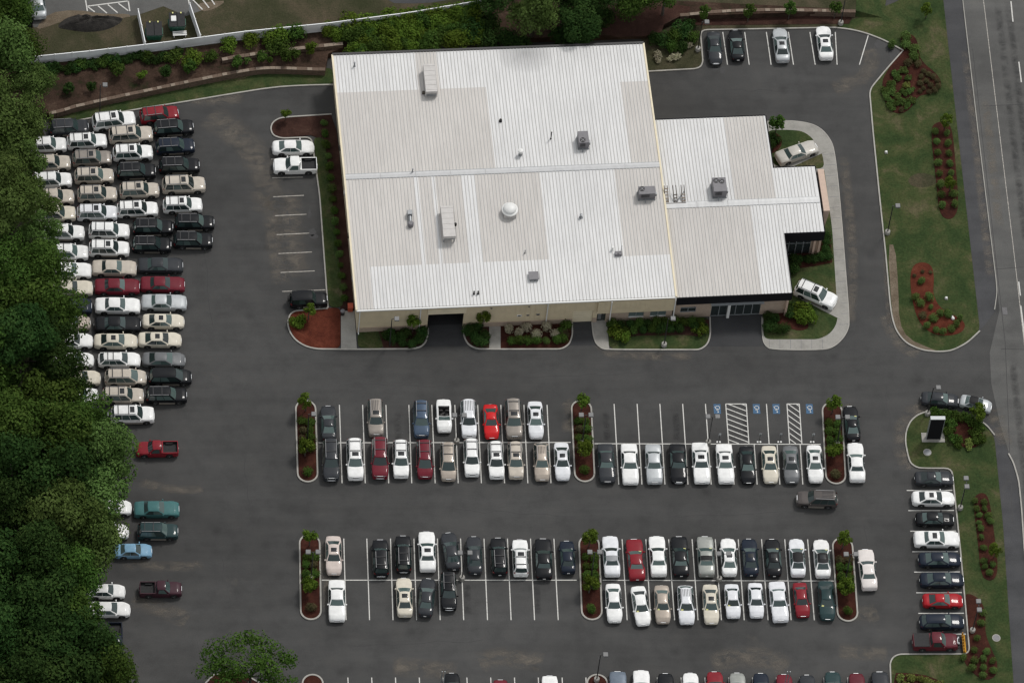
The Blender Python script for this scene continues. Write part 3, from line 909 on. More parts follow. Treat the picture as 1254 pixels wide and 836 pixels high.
bld = tag(empty('dealership_building', BO, BR), 'large low building with white ribbed metal roof and tan walls', 'building')
Pb = lambda mb, name, smooth=None, parent=None: mb.build(name, parent or bld, smooth=smooth)

# roof: white and tan sheets with standing seams
rf = MB()
half = YR
def panel(x0, x1, y0, y1, m):
    ny = 2
    rf.add([(x0, y0, mz(y0)), (x1, y0, mz(y0)), (x1, y1, mz(y1)), (x0, y1, mz(y1))], [(0, 1, 2, 3)], m)
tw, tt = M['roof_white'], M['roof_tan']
Wd = W_
yb = DEP - .31 * half
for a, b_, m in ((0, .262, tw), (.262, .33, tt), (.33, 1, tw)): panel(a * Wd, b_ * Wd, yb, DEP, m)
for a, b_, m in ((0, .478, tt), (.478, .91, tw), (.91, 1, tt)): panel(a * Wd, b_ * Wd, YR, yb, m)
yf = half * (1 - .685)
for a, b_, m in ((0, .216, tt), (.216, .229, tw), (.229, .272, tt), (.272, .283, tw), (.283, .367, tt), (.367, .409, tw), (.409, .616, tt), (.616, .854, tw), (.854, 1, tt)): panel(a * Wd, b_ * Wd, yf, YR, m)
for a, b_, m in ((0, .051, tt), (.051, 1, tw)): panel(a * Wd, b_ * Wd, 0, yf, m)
nrib = 93
for k in range(1, nrib):
    x = Wd * k / nrib
    for y0, y1 in ((0.0, YR), (YR, DEP)):
        h = .06
        rf.add([(x - .05, y0, mz(y0) - .01), (x - .035, y0, mz(y0) + h), (x + .035, y0, mz(y0) + h), (x + .05, y0, mz(y0) - .01),
                (x - .05, y1, mz(y1) - .01), (x - .035, y1, mz(y1) + h), (x + .035, y1, mz(y1) + h), (x + .05, y1, mz(y1) - .01)],
               [(0, 1, 5, 4), (1, 2, 6, 5), (2, 3, 7, 6), (0, 3, 2, 1)], M['seam'])
roof = Pb(rf, 'roof')
b = MB()
for k in range(9):
    x0, x1 = Wd * k / 9 + .015, Wd * (k + 1) / 9 - .015
    b.add([(x0, YR - .32, mz(YR - .32) + .06), (x1, YR - .32, mz(YR - .32) + .06), (x1, YR, RZ_ + .13), (x0, YR, RZ_ + .13), (x0, YR + .32, mz(YR + .32) + .06), (x1, YR + .32, mz(YR + .32) + .06)], [(0, 1, 2, 3), (3, 2, 5, 4)], M['ridge'])
    b.box(x0, x1, YR - .40, YR - .322, mz(YR - .36) + .0, mz(YR - .36) + .065, M['galv'])
    b.box(x0, x1, YR + .322, YR + .40, mz(YR - .36) + .0, mz(YR - .36) + .065, M['galv'])
Pb(b, 'ridge_cap', None, roof)
for x in (-.20, Wd - .02):
    b = MB()
    for y0, y1 in ((-.1, YR), (YR, DEP + .1)):
        b.add([(x, y0, mz(y0) - .32), (x + .22, y0, mz(y0) - .32), (x + .22, y0, mz(y0) + .10), (x, y0, mz(y0) + .10), (x, y1, mz(y1) - .32), (x + .22, y1, mz(y1) - .32), (x + .22, y1, mz(y1) + .10), (x, y1, mz(y1) + .10)],
              [(0, 1, 2, 3), (4, 7, 6, 5), (3, 2, 6, 7), (0, 3, 7, 4), (1, 5, 6, 2), (0, 4, 5, 1)], M['wall_cream'])
    Pb(b, 'rake_trim', None, roof)
b = MB(); b.box(-.1, Wd + .1, -.22, -.02, EZ - .22, EZ - .03, M['white']); Pb(b, 'gutter', None, roof)
b = MB(); b.box(-.1, Wd + .1, DEP + .02, DEP + .3, EZ - .3, EZ + .12, M['post_dark']); Pb(b, 'gutter', None, roof)

# walls, with real openings in the south front
IN = .18
gx0, gx1 = bf(523.4, 400).x, bf(566.8, 400).x
dx0, dx1 = bf(701, 392).x, bf(725.4, 392).x
ex0, ex1 = bf(730.7, 392).x, bf(741.6, 392).x
OPEN = [(gx0, gx1, 0, 3.35), (dx0, dx1, 0, 2.55), (ex0, ex1, 0, 2.35), (bf(770, 385).x, bf(788.7, 385).x, .75, 2.2), (bf(796.3, 385).x, bf(815.8, 385).x, .75, 2.2)]
def front(mb, x0, x1, z0, z1, y, mat, opens, rev=.30):
    xs = sorted({x0, x1} | {min(max(o[i], x0), x1) for o in opens for i in (0, 1)})
    zs = sorted({z0, z1} | {min(max(o[i], z0), z1) for o in opens for i in (2, 3)})
    for a, c in zip(xs, xs[1:]):
        for e, g in zip(zs, zs[1:]):
            if c - a < 1e-4 or g - e < 1e-4: continue
            xm, zm = (a + c) / 2, (e + g) / 2
            if any(o[0] < xm < o[1] and o[2] < zm < o[3] for o in opens): continue
            mb.add([(a, y, e), (c, y, e), (c, y, g), (a, y, g)], [(0, 1, 2, 3)], mat)
    for o in opens:
        if o[1] < x0 or o[0] > x1: continue
        a, c, e, g = o
        mb.add([(a, y, e), (a, y + rev, e), (a, y + rev, g), (a, y, g)], [(0, 1, 2, 3)], mat)
        mb.add([(c, y, e), (c, y, g), (c, y + rev, g), (c, y + rev, e)], [(0, 1, 2, 3)], mat)
        mb.add([(a, y, g), (a, y + rev, g), (c, y + rev, g), (c, y, g)], [(0, 1, 2, 3)], mat)
        if e > .05: mb.add([(a, y, e), (c, y, e), (c, y + rev, e), (a, y + rev, e)], [(0, 1, 2, 3)], mat)
w = MB()
front(w, IN, Wd - .05, 0, EZ - .05, IN, M['wall_metal'], OPEN)
# cladding ribs
rk = 0
x = IN + .3
while x < Wd - .2:
    lo = 0.95
    for o in OPEN:
        if o[0] - .05 < x < o[1] + .05: lo = max(lo, o[3] + .05)
    w.box(x - .015, x + .015, IN - .022, IN - .001, lo, EZ - .24, M['wall_metal'])
    x += .6
w.add([(IN, IN, 0), (IN, DEP - IN, 0), (IN, DEP - IN, mz(DEP) - .05), (IN, YR, RZ_ - .05), (IN, IN, EZ - .05)], [(0, 1, 2, 3, 4)], M['wall_cream'])
w.add([(Wd - .05, IN, 0), (Wd - .05, DEP - IN, 0), (Wd - .05, DEP - IN, EZ - .05), (Wd - .05, YR, RZ_ - .05), (Wd - .05, IN, EZ - .05)], [(4, 3, 2, 1, 0)], M['wall_cream'])
w.add([(IN, DEP - IN, 0), (Wd - .05, DEP - IN, 0), (Wd - .05, DEP - IN, EZ - .05), (IN, DEP - IN, EZ - .05)], [(0, 1, 2, 3)], M['wall_metal'])
Pb(w, 'wall')
b = MB()
for a, c in ((IN - .02, gx0), (gx1, dx0), (dx1, ex0)):
    b.box(a + .004, c - .004, IN - .06, IN - .002, 0, .95, M['brick'])
front(b, ex1 + .004, Wd - .06, 0, 2.5, IN - .05, M['brick'], OPEN[3:], .2)
Pb(b, 'brick_base')
b = MB(); b.box(ex0 - .1, Wd + .02, -.22, IN - .006, 2.40, EZ - .06, M['wall_metal'])
x = ex0 + .2
while x < Wd:
    b.box(x - .015, x + .015, -.242, -.221, 2.41, EZ - .24, M['wall_metal']); x += .6
Pb(b, 'wall_overhang')
b = MB(); b.box(gx0 - .12, gx1 + .25, IN - .16, IN - .004, 3.38, 4.35, M['wall_cream']); Pb(b, 'door_header')
b = MB()
for k in range(5): b.box(dx0 + .02, dx1 - .02, IN + .14, IN + .18, k * .5 + .01, k * .5 + .49, M['wall_cream'])
Pb(b, 'garage_door')
b = MB(); b.box(ex0 + .02, ex1 - .02, IN + .2, IN + .25, 0, 2.33, M['shopglass']); b.box(ex0 + .15, ex0 + .55, IN + .19, IN + .2, .3, 2.0, M['galv']); Pb(b, 'door')
# the open service door: a dim bay inside
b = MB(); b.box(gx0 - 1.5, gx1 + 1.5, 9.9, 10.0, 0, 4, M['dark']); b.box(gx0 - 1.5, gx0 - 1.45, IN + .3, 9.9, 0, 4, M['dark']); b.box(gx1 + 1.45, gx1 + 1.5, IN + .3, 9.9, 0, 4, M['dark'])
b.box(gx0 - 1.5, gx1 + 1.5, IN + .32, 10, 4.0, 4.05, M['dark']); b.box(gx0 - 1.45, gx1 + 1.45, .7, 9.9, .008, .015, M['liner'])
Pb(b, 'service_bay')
for o in OPEN[3:]:
    b = MB(); b.box(o[0], o[1], IN + .08, IN + .12, o[2], o[3], M['winglass']); win = Pb(b, 'window')
    b = MB()
    for k in range(3):
        xx = o[0] + (o[1] - o[0]) * k / 2
        b.box(xx - .04, xx + .04, IN + .05, IN + .079, o[2], o[3], M['frame_grey'])
    b.box(o[0], o[1], IN + .04, IN + .078, o[3] - .06, o[3], M['frame_grey']); b.box(o[0], o[1], IN - .06, IN + .078, o[2], o[2] + .06, M['white'])
    Pb(b, 'window_frame', None, win)
for u in (439.5, 513.5, 668, 744.5, 821.5):
    xx = bf(u, 400).x; yy = IN - .1 if u < 740 else -.32
    b = MB(); b.box(xx - .06, xx + .06, yy - .06, yy + .06, .1, EZ - .2, M['white']); b.box(xx - .06, xx + .06, yy - .3, yy - .06, .05, .17, M['white']); Pb(b, 'downspout')
for u, v, s in ((602, 378.5, .12), (648, 376.5, .10), (636, 387.5, .28), (646.5, 387, .16), (659, 386, .2)):
    q = bf(u, v); b = MB(); b.box(q.x - s, q.x + s, IN - .10, IN - .02, q.z - s * .6, q.z + s * .6, M['galv'] if s < .25 else M['white']); b.box(q.x - s * .6, q.x + s * .6, IN - .11, IN - .101, q.z - s * .35, q.z + s * .35, M['dark']); Pb(b, 'wall_vent')
# west wall: small louvres and pipes
for v in (176, 283, 231, 336):
    q = bl(405 + (v - 68) * .1045, v, 3.4)
    b = MB(); b.box(IN - .2, IN - .01, q.y - .25, q.y + .25, 2.2, 2.7, M['post_dark'] if v in (176, 283) else M['white']); Pb(b, 'wall_vent')
b = MB()
for k in range(60):
    y = .6 + k * .61
    if y < DEP - .3: b.box(IN - .022, IN - .001, y - .02, y + .02, .1, mz(y) - .35, M['wall_cream'])
Pb(b, 'cladding_rib')

# ---- showroom wing
WZ, WR = 4.85, 5.35
wpt = dict(A=(799, 147.5), B=(936, 141.8), C=(947.2, 207.2), D=(996.9, 206), E=(1009.5, 285.3), F=(959.8, 287.2), G=(969.4, 359), H=(827.8, 363.7))
wp = {k: bl(*p, WZ) for k, p in wpt.items()}
x0w = Wd + .24
yN = (wp['A'].y + wp['B'].y) / 2; yS = (wp['G'].y + wp['H'].y) / 2
xB = (wp['B'].x + wp['C'].x) / 2; yC = (wp['C'].y + wp['D'].y) / 2; xD = (wp['D'].x + wp['E'].x) / 2; yE = (wp['E'].y + wp['F'].y) / 2; xG = (wp['F'].x + wp['G'].x) / 2
yRw = (bl(815, 252, WR).y + bl(1003.8, 244.3, WR).y) / 2
def wz(y):
    return WR - (WR - WZ) * (abs(y - yRw) / ((yN - yRw) if y > yRw else (yRw - yS)))
rw = MB()
def wpanel(x0, x1, y0, y1, m): rw.add([(x0, y0, wz(y0)), (x1, y0, wz(y0)), (x1, y1, wz(y1)), (x0, y1, wz(y1))], [(0, 1, 2, 3)], m)
xa = x0w + .62 * (xB - x0w)
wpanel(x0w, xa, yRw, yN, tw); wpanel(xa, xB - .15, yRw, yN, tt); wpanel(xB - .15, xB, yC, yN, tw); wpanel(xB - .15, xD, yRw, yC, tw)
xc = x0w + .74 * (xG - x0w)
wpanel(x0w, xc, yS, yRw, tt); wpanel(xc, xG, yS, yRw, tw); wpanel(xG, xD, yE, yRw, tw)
x = x0w + .3
while x < xD - .1:
    ys = (yE if x > xG else yS, yN if x < xB else yC)
    for y0, y1 in ((ys[0], yRw), (yRw, ys[1])):
        h = .06
        rw.add([(x - .05, y0, wz(y0) - .01), (x - .035, y0, wz(y0) + h), (x + .035, y0, wz(y0) + h), (x + .05, y0, wz(y0) - .01),
                (x - .05, y1, wz(y1) - .01), (x - .035, y1, wz(y1) + h), (x + .035, y1, wz(y1) + h), (x + .05, y1, wz(y1) - .01)], [(0, 1, 5, 4), (1, 2, 6, 5), (2, 3, 7, 6)], M['seam'])
    x += .41
roof2 = Pb(rw, 'roof')
b = MB()
for k in range(5):
    xx0 = x0w + (xD - x0w) * k / 5 + .015; xx1 = x0w + (xD - x0w) * (k + 1) / 5 - .015
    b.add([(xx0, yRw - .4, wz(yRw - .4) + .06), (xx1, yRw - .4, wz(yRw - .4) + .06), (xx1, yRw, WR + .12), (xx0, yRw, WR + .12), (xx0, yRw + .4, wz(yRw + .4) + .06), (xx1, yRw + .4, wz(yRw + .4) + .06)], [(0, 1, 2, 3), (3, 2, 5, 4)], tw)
    for y in (-.44, .4): b.box(xx0, xx1, yRw + y, yRw + y + .04, wz(yRw - .42), wz(yRw - .42) + .066, M['galv'])
Pb(b, 'ridge_cap', None, roof2)
# black fascia round the wing, 1.5 m deep
b = MB()
FT = 1.45
def fas(p, q):
    (xa_, ya_), (xb_, yb_) = p, q
    d = Vector((xb_ - xa_, yb_ - ya_)).normalized(); n = Vector((d.y, -d.x)) * .12
    za, zb = wz(ya_), wz(yb_)
    v = []
    for (x_, y_, z_) in ((xa_, ya_, za), (xb_, yb_, zb)):
        v += [(x_, y_, WZ - FT), (x_ + n.x, y_ + n.y, WZ - FT), (x_ + n.x, y_ + n.y, z_ + .03), (x_, y_, z_ + .03)]
    b.add(v, [(0, 1, 2, 3), (4, 7, 6, 5), (1, 5, 6, 2), (2, 6, 7, 3), (0, 4, 5, 1)], M['fascia'])
path = [(x0w, yS - .02), (xG + .02, yS - .02), (xG + .02, yE - .02), (xD + .02, yE - .02), (xD + .02, yC + .02), (xB + .02, yC + .02), (xB + .02, yN + .02), (x0w, yN + .02)]
for p, q in zip(path, path[1:]): fas(p, q)
Pb(b, 'fascia')
# wing walls
I2 = .25
so = [(bf(833.7, 380).x, bf(852.7, 380).x, 1.15, 2.3), (bf(870.5, 385).x, bf(930.5, 385).x, 0, 3.3)]
w = MB()
front(w, x0w, xG - I2, 0, WZ - .1, yS + I2, M['brick'], so, .25)
so2 = (xG + .1, xD - 1.3, 0.0, 3.2)
w.xf = Matrix.Translation((0, 0, 0))
w.add([(xG - I2, yS + I2, 0), (xG - I2, yE + I2, 0), (xG - I2, yE + I2, WZ), (xG - I2, yS + I2, WZ)], [(0, 1, 2, 3)], M['brick'])
front(w, xG - I2, xD - I2, 0, WZ - .1, yE + I2, M['brick'], [so2], .25)
for (xx0, yy0), (xx1, yy1) in (((xD - I2, yE + I2), (xD - I2, yC - I2)), ((xD - I2, yC - I2), (xB - I2, yC - I2)), ((xB - I2, yC - I2), (xB - I2, yN - I2)), ((xB - I2, yN - I2), (x0w, yN - I2))):
    w.add([(xx0, yy0, 0), (xx1, yy1, 0), (xx1, yy1, WZ - .1), (xx0, yy0, WZ - .1)], [(0, 1, 2, 3)], M['brick'])
Pb(w, 'wall')
def storefront(o, y, n):
    b = MB(); b.box(o[0], o[1], y + .1, y + .14, o[2], o[3], M['shopglass']); g = Pb(b, 'window')
    b = MB()
    for k in range(n + 1):
        xx = o[0] + (o[1] - o[0]) * k / n
        b.box(xx - .05, xx + .05, y + .04, y + .099, o[2], o[3], M['frame_grey'])
    for z in (o[2], o[2] + (o[3] - o[2]) * .72, o[3] - .08): b.box(o[0], o[1], y + .03, y + .098, z, z + .08, M['frame_grey'])
    Pb(b, 'window_frame', None, g)
storefront(so[0], yS + I2, 2); storefront(so[1], yS + I2, 6); storefront(so2, yE + I2, 4)
b = MB(); xx = so[1][0] + 2.1
b.box(xx - .16, xx + .16, yS - .1, yS + .2, 0, 3.4, M['white']); Pb(b, 'entrance_post')
for xx, yy in ((xG - .35, yS - .05), (xD - .95, yE - .05), (xD - .3, yE - .05)):
    b = MB(); b.box(xx - .13, xx + .13, yy - .13, yy + .13, 0, WZ - FT, M['pink_panel']); Pb(b, 'column')
b = MB(); b.box(so[1][0] - .2, so[1][1] + .2, yS - .45, yS + .2, 3.32, 3.42, M['frame_grey']); Pb(b, 'door_canopy')

# sign wall standing off the east end
s0 = bl(1001.5, 207.2, 5.5); s1 = bl(1008.7, 258.2, 5.5)
sw = tag(empty('sign_wall', BO + Matrix.Rotation(BR, 3, 'Z') @ Vector(((s0.x + s1.x) / 2, s1.y, 0)), BR), 'tall pinkish wall slab standing off the showroom east end', 'wall')
ln = s0.y - s1.y
b = MB(); b.add([(-.05, 0, 0), (.28, 0, 0), (.75, 0, 5.5), (-.0, 0, 5.5), (-.05, ln, 0), (.28, ln, 0), (.75, ln, 5.5), (.0, ln, 5.5)], [(0, 1, 2, 3), (7, 6, 5, 4), (3, 2, 6, 7), (1, 5, 6, 2), (0, 3, 7, 4)], M['pink_panel']); b.build('slab', sw)
for y in (ln * .08, ln * .87):
    b = MB(); b.box(-1.0, -.0, y, y + .3, 4.6, 4.8, M['white']); b.build('strut', sw)
b = MB(); b.box(.76, .78, .4, ln - .4, 5.0, 5.3, M['frame_grey']); b.build('trim_band', sw)

# ---- things on the roof
def on_roof(u, v, h=0.0):
    q = bl(u, v, 5.6 + h)
    for _ in range(4):
        z = mz(q.y) if q.x < Wd else wz(q.y)
        q = bl(u, v, z + h)
    z = mz(q.y) if q.x < Wd else wz(q.y)
    g = BO + Matrix.Rotation(BR, 3, 'Z') @ Vector((q.x, q.y, 0)); g.z = z + .055
    return g
def rt(name, u, v, h, label, cat, group=None):
    return tag(empty(name, on_roof(u, v, h), BR), label, cat, group)
def fan(b, x, y, z, r):
    b.lathe([(r, 0), (r, .05), (r * .9, .06), (r * .86, .02)], M['post_dark'], (x, y, z), 18)
def fan_part(t, x, y, z, r):
    b = MB(); fan(b, x, y, z, r); f = b.build('fan_ring', t)
    b = MB()
    for k in range(4):
        a = k * math.pi / 2 + .4
        b.add([(x, y, z + .035), (x + r * .85 * math.cos(a), y + r * .85 * math.sin(a), z + .055), (x + r * .85 * math.cos(a + .5), y + r * .85 * math.sin(a + .5), z + .035)], [(0, 1, 2)], M['unit_grey'])
    b.lathe([(r * .22, .02), (r * .22, .08), (r * .1, .09)], M['galv'], (x, y, z), 10)
    b.build('fan_blade', f)
def hvac(u, v, sx, sy, h, label, fans, grp='grey rooftop cooling units'):
    t = rt('rooftop_unit', u, v, h, label, 'rooftop unit', grp)
    b = MB(); b.box(-sx / 2 - .06, sx / 2 + .06, -sy / 2 - .06, sy / 2 + .06, -.1, .18, M['galv']); b.build('base_rail', t)
    b = MB(); b.rbox(-sx / 2, sx / 2, -sy / 2, sy / 2, .18, h, M['unit_grey'], .03); b.build('housing', t)
    b = MB()
    b.box(-sx * .36, sx * .14, -sy / 2 - .02, -sy / 2 - .002, h * .4, h * .86, M['post_dark'])
    for k in range(5): b.box(-sx * .36, sx * .14, -sy / 2 - .035, -sy / 2 - .021, h * .42 + k * h * .09, h * .42 + k * h * .09 + .02, M['unit_grey'])
    b.build('grille', t)
    for fx, fy, r in fans: fan_part(t, fx, fy, h + .002, r)
    b = MB(); b.box(sx / 2 + .005, sx / 2 + .22, -sy * .3, -sy * .05, .3, .8, M['galv']); b.build('control_box', t)
    b = MB(); b.cyl((-sx * .1, -sy / 2 - .02, .25), (-sx * .1, -sy / 2 - .5, .05), .06, .06, M['galv'], 8); b.build('pipe', t)
    return t
hvac(714.5, 168, 1.25, 1.75, 1.35, 'tall grey rooftop unit with one fan, north of the roof ridge', [(-.12, -.45, .33)])
hvac(792.3, 233, 2.0, 1.15, 1.25, 'wide grey rooftop unit near the east edge of main roof', [(-.58, .2, .33)])
hvac(881.3, 226, 1.65, 2.05, 1.45, 'grey rooftop unit with two fans on the showroom roof', [(-.38, .55, .33), (.3, .42, .33)])
def beige_unit(u, v, sx, sy, h, lift, label, n):
    t = rt('air_handler', u, v, h, label, 'air handler', 'long beige air handlers')
    b = MB()
    b.rbox(-sx / 2, sx / 2, -sy / 2 + (1.1 if n else 0), sy / 2, lift, h, M['unit_light'], .02)
    if n: b.rbox(-sx / 2 - .03, sx / 2 + .03, -sy / 2, -sy / 2 + 1.08, lift + .1, h + .02, M['unit_light'], .02)
    b.build('housing', t)
    b = MB()
    for k in range(6):
        y = -sy / 2 + .3 + k * (sy - .6) / 5
        b.box(-sx / 2 - .012, sx / 2 + .012, y - .015, y + .015, lift + .02, h + .025, M['unit_light'])
    b.build('panel_rib', t)
    for x in (-sx / 2 + .1, sx / 2 - .1):
        for y in (-sy / 2 + .2, sy / 2 - .2):
            b = MB(); b.box(x - .06, x + .06, y - .06, y + .06, -.1, lift + .01, M['galv']); b.build('leg', t)
    b = MB(); b.box(-sx / 2 + .08, sx / 2 - .08, -sy / 2 - .015, -sy / 2 - .002, lift + .1, h - .45, M['galv']); b.build('filter_grille', t)
    s = 1 if n else -1
    b = MB(); b.lathe([(.17, 0), (.17, .35), (.1, .42)], M['dark'] if n else M['bark'], (s * (sx / 2 + .2), -sy * (.0 if n else .36), lift * .6), 12); b.build('flue', t)
beige_unit(526.8, 95.6, 1.4, 4.15, 1.25, .15, 'long beige box on the roof near its north edge', 0)
beige_unit(548.7, 271, 1.45, 4.45, 1.3, .55, 'long beige box on legs in the southern roof half', 1)
t = rt('exhaust_fan', 624.6, 254.5, 1.1, 'white domed roof fan on square curb, middle of the roof', 'exhaust fan')
b = MB(); b.box(-.75, .75, -.75, .75, -.1, .55, M['unit_light']); b.build('curb', t)
b = MB(); b.lathe([(.95, .52), (1.0, .6), (1.0, .74), (.93, .80), (.80, .82)], M['white'], n=28); b.build('skirt', t, smooth=40)
b = MB(); b.lathe([(.80, .80), (.79, 1.0), (.70, 1.14), (.45, 1.26), (.15, 1.31), (.02, 1.315)], M['white'], n=28); b.build('dome', t, smooth=40)
t = rt('blower', 502.3, 267.5, .4, 'small grey duct blower on the roof west of beige box', 'blower')
b = MB(); b.rbox(-.3, .3, .35, 1.0, -.1, .75, M['galv'], .04); b.build('hood', t)
b = MB(); b.cyl((0, .5, .3), (0, -.8, .25), .24, .24, M['galv'], 14); b.build('duct', t, smooth=40)
b = MB(); b.lathe([(.36, -.1), (.36, .45), (.26, .55)], M['unit_grey'], (0, -.75, 0), 14); b.build('motor', t, smooth=40)
t = rt('roof_vent', 637.4, 187, .5, 'white capped vent pipe between grey unit and ridge', 'roof vent')
b = MB(); b.lathe([(.24, -.1), (.24, .6)], M['galv'], n=14); b.build('pipe', t, smooth=40)
b = MB(); b.lathe([(.30, .6), (.32, .72), (.30, .95), (.12, 1.02)], M['white'], n=14); b.build('cap', t, smooth=40)
t = rt('roof_hatch', 653.5, 337.6, .35, 'flat grey square roof hatch near the south eave', 'roof hatch')
b = MB(); b.box(-.52, .52, -.52, .52, -.1, .3, M['galv']); b.build('curb', t)
b = MB(); b.rbox(-.6, .6, -.58, .58, .3, .38, M['unit_grey'], .03); b.build('lid', t)
for u, v, r, h, m, lab in ((675, 166.5, .07, 1.3, 'post_dark', 'thin dark pipe standing on the roof beside tall grey unit'), (434.2, 79.5, .09, .7, 'galv', 'small pipe near the northwest roof corner'),
                           (505.2, 209.5, .08, .6, 'galv', 'small grey pipe beside the ridge above duct blower'), (613, 148, .13, .25, 'dark', 'short black roof pipe in the white northern panels'),
                           (711.6, 265, .15, .45, 'galv', 'small grey vent on the white southern panels'), (750, 304.5, .12, .5, 'white', 'white vent pipe beside the small rooftop box'),
                           (580.5, 358.8, .09, .4, 'post_dark', 'western of two short pipes by the south eave'), (585.5, 358.6, .09, .4, 'post_dark', 'eastern of two short pipes by the south eave'),
                           (643, 308.5, .06, .5, 'galv', 'thin pipe north of the roof hatch')):
    t = rt('vent_pipe', u, v, h * .5, lab, 'vent pipe', 'small pipes through the roof')
    b = MB(); b.lathe([(r * 1.7, -.06), (r * 1.5, .06), (r, .1), (r, h)], M[m], n=12); b.build('pipe', t, smooth=40)
    b = MB(); b.lathe([(r * 1.25, h), (r * 1.3, h + .06), (r * .6, h + .1)], M[m], n=12); b.build('cap', t, smooth=40)
t = rt('junction_box', 757.3, 310, .3, 'small grey box with pipes on the southeastern main roof', 'box')
b = MB(); b.rbox(-.42, .42, -.25, .25, -.06, .35, M['unit_grey'], .03); b.build('housing', t)
b = MB(); b.cyl((.3, .1, .3), (.42, .5, 1.1), .035, .035, M['galv'], 6); b.cyl((-.1, -.1, .35), (.0, -.3, .6), .04, .04, M['dark'], 6); b.build('pipe', t)
t = rt('ladder_frame', 826, 238, .5, 'dark timber ladder frame between the two roofs', 'frame')
for x, m in ((-1.05, 0), (.0, 1), (1.0, 2)):
    b = MB(); b.cyl((x - .1, -1.0, -.05), (x - .16, .95, 1.0), .06, .05, M['bark'], 6); b.cyl((x + .28, -.9, -.05), (x + .2, .95, 1.0), .05, .05, M['bark'], 6); b.build('rail', t)
    for k in range(5 if m == 0 else 3):
        f = (k + .6) / 5.5
        b = MB(); b.box(x - .16, x + .3, -1.0 + 1.9 * f - .05, -1.0 + 1.9 * f + .05, f * 1.0 - .02, f * 1.0 + .05, M['stone_cap'] if m != 1 else M['bark']); b.build('rung', t)
b = MB(); b.box(-1.2, 1.35, -1.1, -1.0, -.06, .08, M['bark']); b.cyl((.2, -.8, .1), (1.2, .3, .5), .06, .06, M['galv'], 6); b.build('base_beam', t)
# ------------------------------------------------------------------ cars
def interp(tab, x):
    if x <= tab[0][0]: return tab[0][1]
    for (a, b), (c, d) in zip(tab, tab[1:]):
        if x <= c:
            return b + (d - b) * (x - a) / max(1e-9, c - a)
    return tab[-1][1]


# L W H, cabin x positions (from the middle, front is +x), top profile, roundness
TYPES = {
    'sedan_full': dict(L=5.40, W=1.96, H=1.44, rw0=-1.62, rw1=-1.02, ws1=0.28, ws0=1.02, tr=1.00, bl=1.00, hd=0.93, nose=0.80, rnd=0.10, rf=0.69, panes=2),
    'sedan_mid': dict(L=5.06, W=1.86, H=1.42, rw0=-1.88, rw1=-1.02, ws1=0.32, ws0=1.14, tr=0.99, bl=0.97, hd=0.88, nose=0.72, rnd=0.25, rf=0.64, panes=2),
    'sedan_small': dict(L=4.45, W=1.71, H=1.40, rw0=-1.62, rw1=-0.95, ws1=0.30, ws0=1.02, tr=0.97, bl=0.95, hd=0.88, nose=0.72, rnd=0.15, rf=0.66, panes=2),
    'coupe': dict(L=4.70, W=1.78, H=1.32, rw0=-1.85, rw1=-0.85, ws1=0.12, ws0=0.95, tr=0.95, bl=0.91, hd=0.83, nose=0.66, rnd=0.20, rf=0.63, panes=1),
    'suv': dict(L=4.80, W=1.87, H=1.78, rw0=-2.28, rw1=-2.02, ws1=0.48, ws0=1.12, tr=1.14, bl=1.06, hd=1.05, nose=0.98, rnd=0.12, rf=0.71, panes=3),
    'suv_large': dict(L=5.20, W=2.00, H=1.93, rw0=-2.48, rw1=-2.20, ws1=0.55, ws0=1.22, tr=1.22, bl=1.13, hd=1.12, nose=1.05, rnd=0.12, rf=0.71, panes=3),
    'minivan': dict(L=4.95, W=1.90, H=1.74, rw0=-2.36, rw1=-2.02, ws1=0.62, ws0=1.50, tr=1.06, bl=1.06, hd=1.00, nose=0.86, rnd=0.17, rf=0.70, panes=3),
    'wagon': dict(L=5.05, W=1.86, H=1.47, rw0=-2.36, rw1=-1.82, ws1=0.30, ws0=1.12, tr=0.98, bl=0.97, hd=0.88, nose=0.72, rnd=0.18, rf=0.64, panes=3),
    'jeep': dict(L=4.45, W=1.84, H=1.80, rw0=-2.14, rw1=-1.98, ws1=0.42, ws0=0.86, tr=1.12, bl=1.10, hd=1.06, nose=0.98, rnd=0.08, rf=0.77, panes=3),
    'convertible': dict(L=4.45, W=1.78, H=1.28, rw0=-1.22, rw1=-1.0, ws1=0.38, ws0=0.92, tr=0.94, bl=0.92, hd=0.86, nose=0.68, rnd=0.17, rf=0.74, panes=0),
    'pickup': dict(L=5.35, W=1.96, H=1.76, rw0=-0.62, rw1=-0.46, ws1=0.66, ws0=1.22, tr=1.12, bl=1.06, hd=1.05, nose=1.00, rnd=0.08, rf=0.72, panes=1),
    'pickup_small': dict(L=5.0, W=1.78, H=1.66, rw0=-0.55, rw1=-0.40, ws1=0.58, ws0=1.12, tr=1.05, bl=1.05, hd=1.00, nose=0.90, rnd=0.10, rf=0.71, panes=1),
}
NICE = {'sedan_full': 'sedan', 'sedan_mid': 'sedan', 'sedan_small': 'sedan', 'coupe': 'coupe', 'suv': 'suv', 'suv_large': 'suv', 'minivan': 'minivan',
        'wagon': 'station_wagon', 'jeep': 'suv', 'convertible': 'convertible', 'pickup': 'pickup_truck', 'pickup_small': 'pickup_truck'}
PM = PAINT['white']


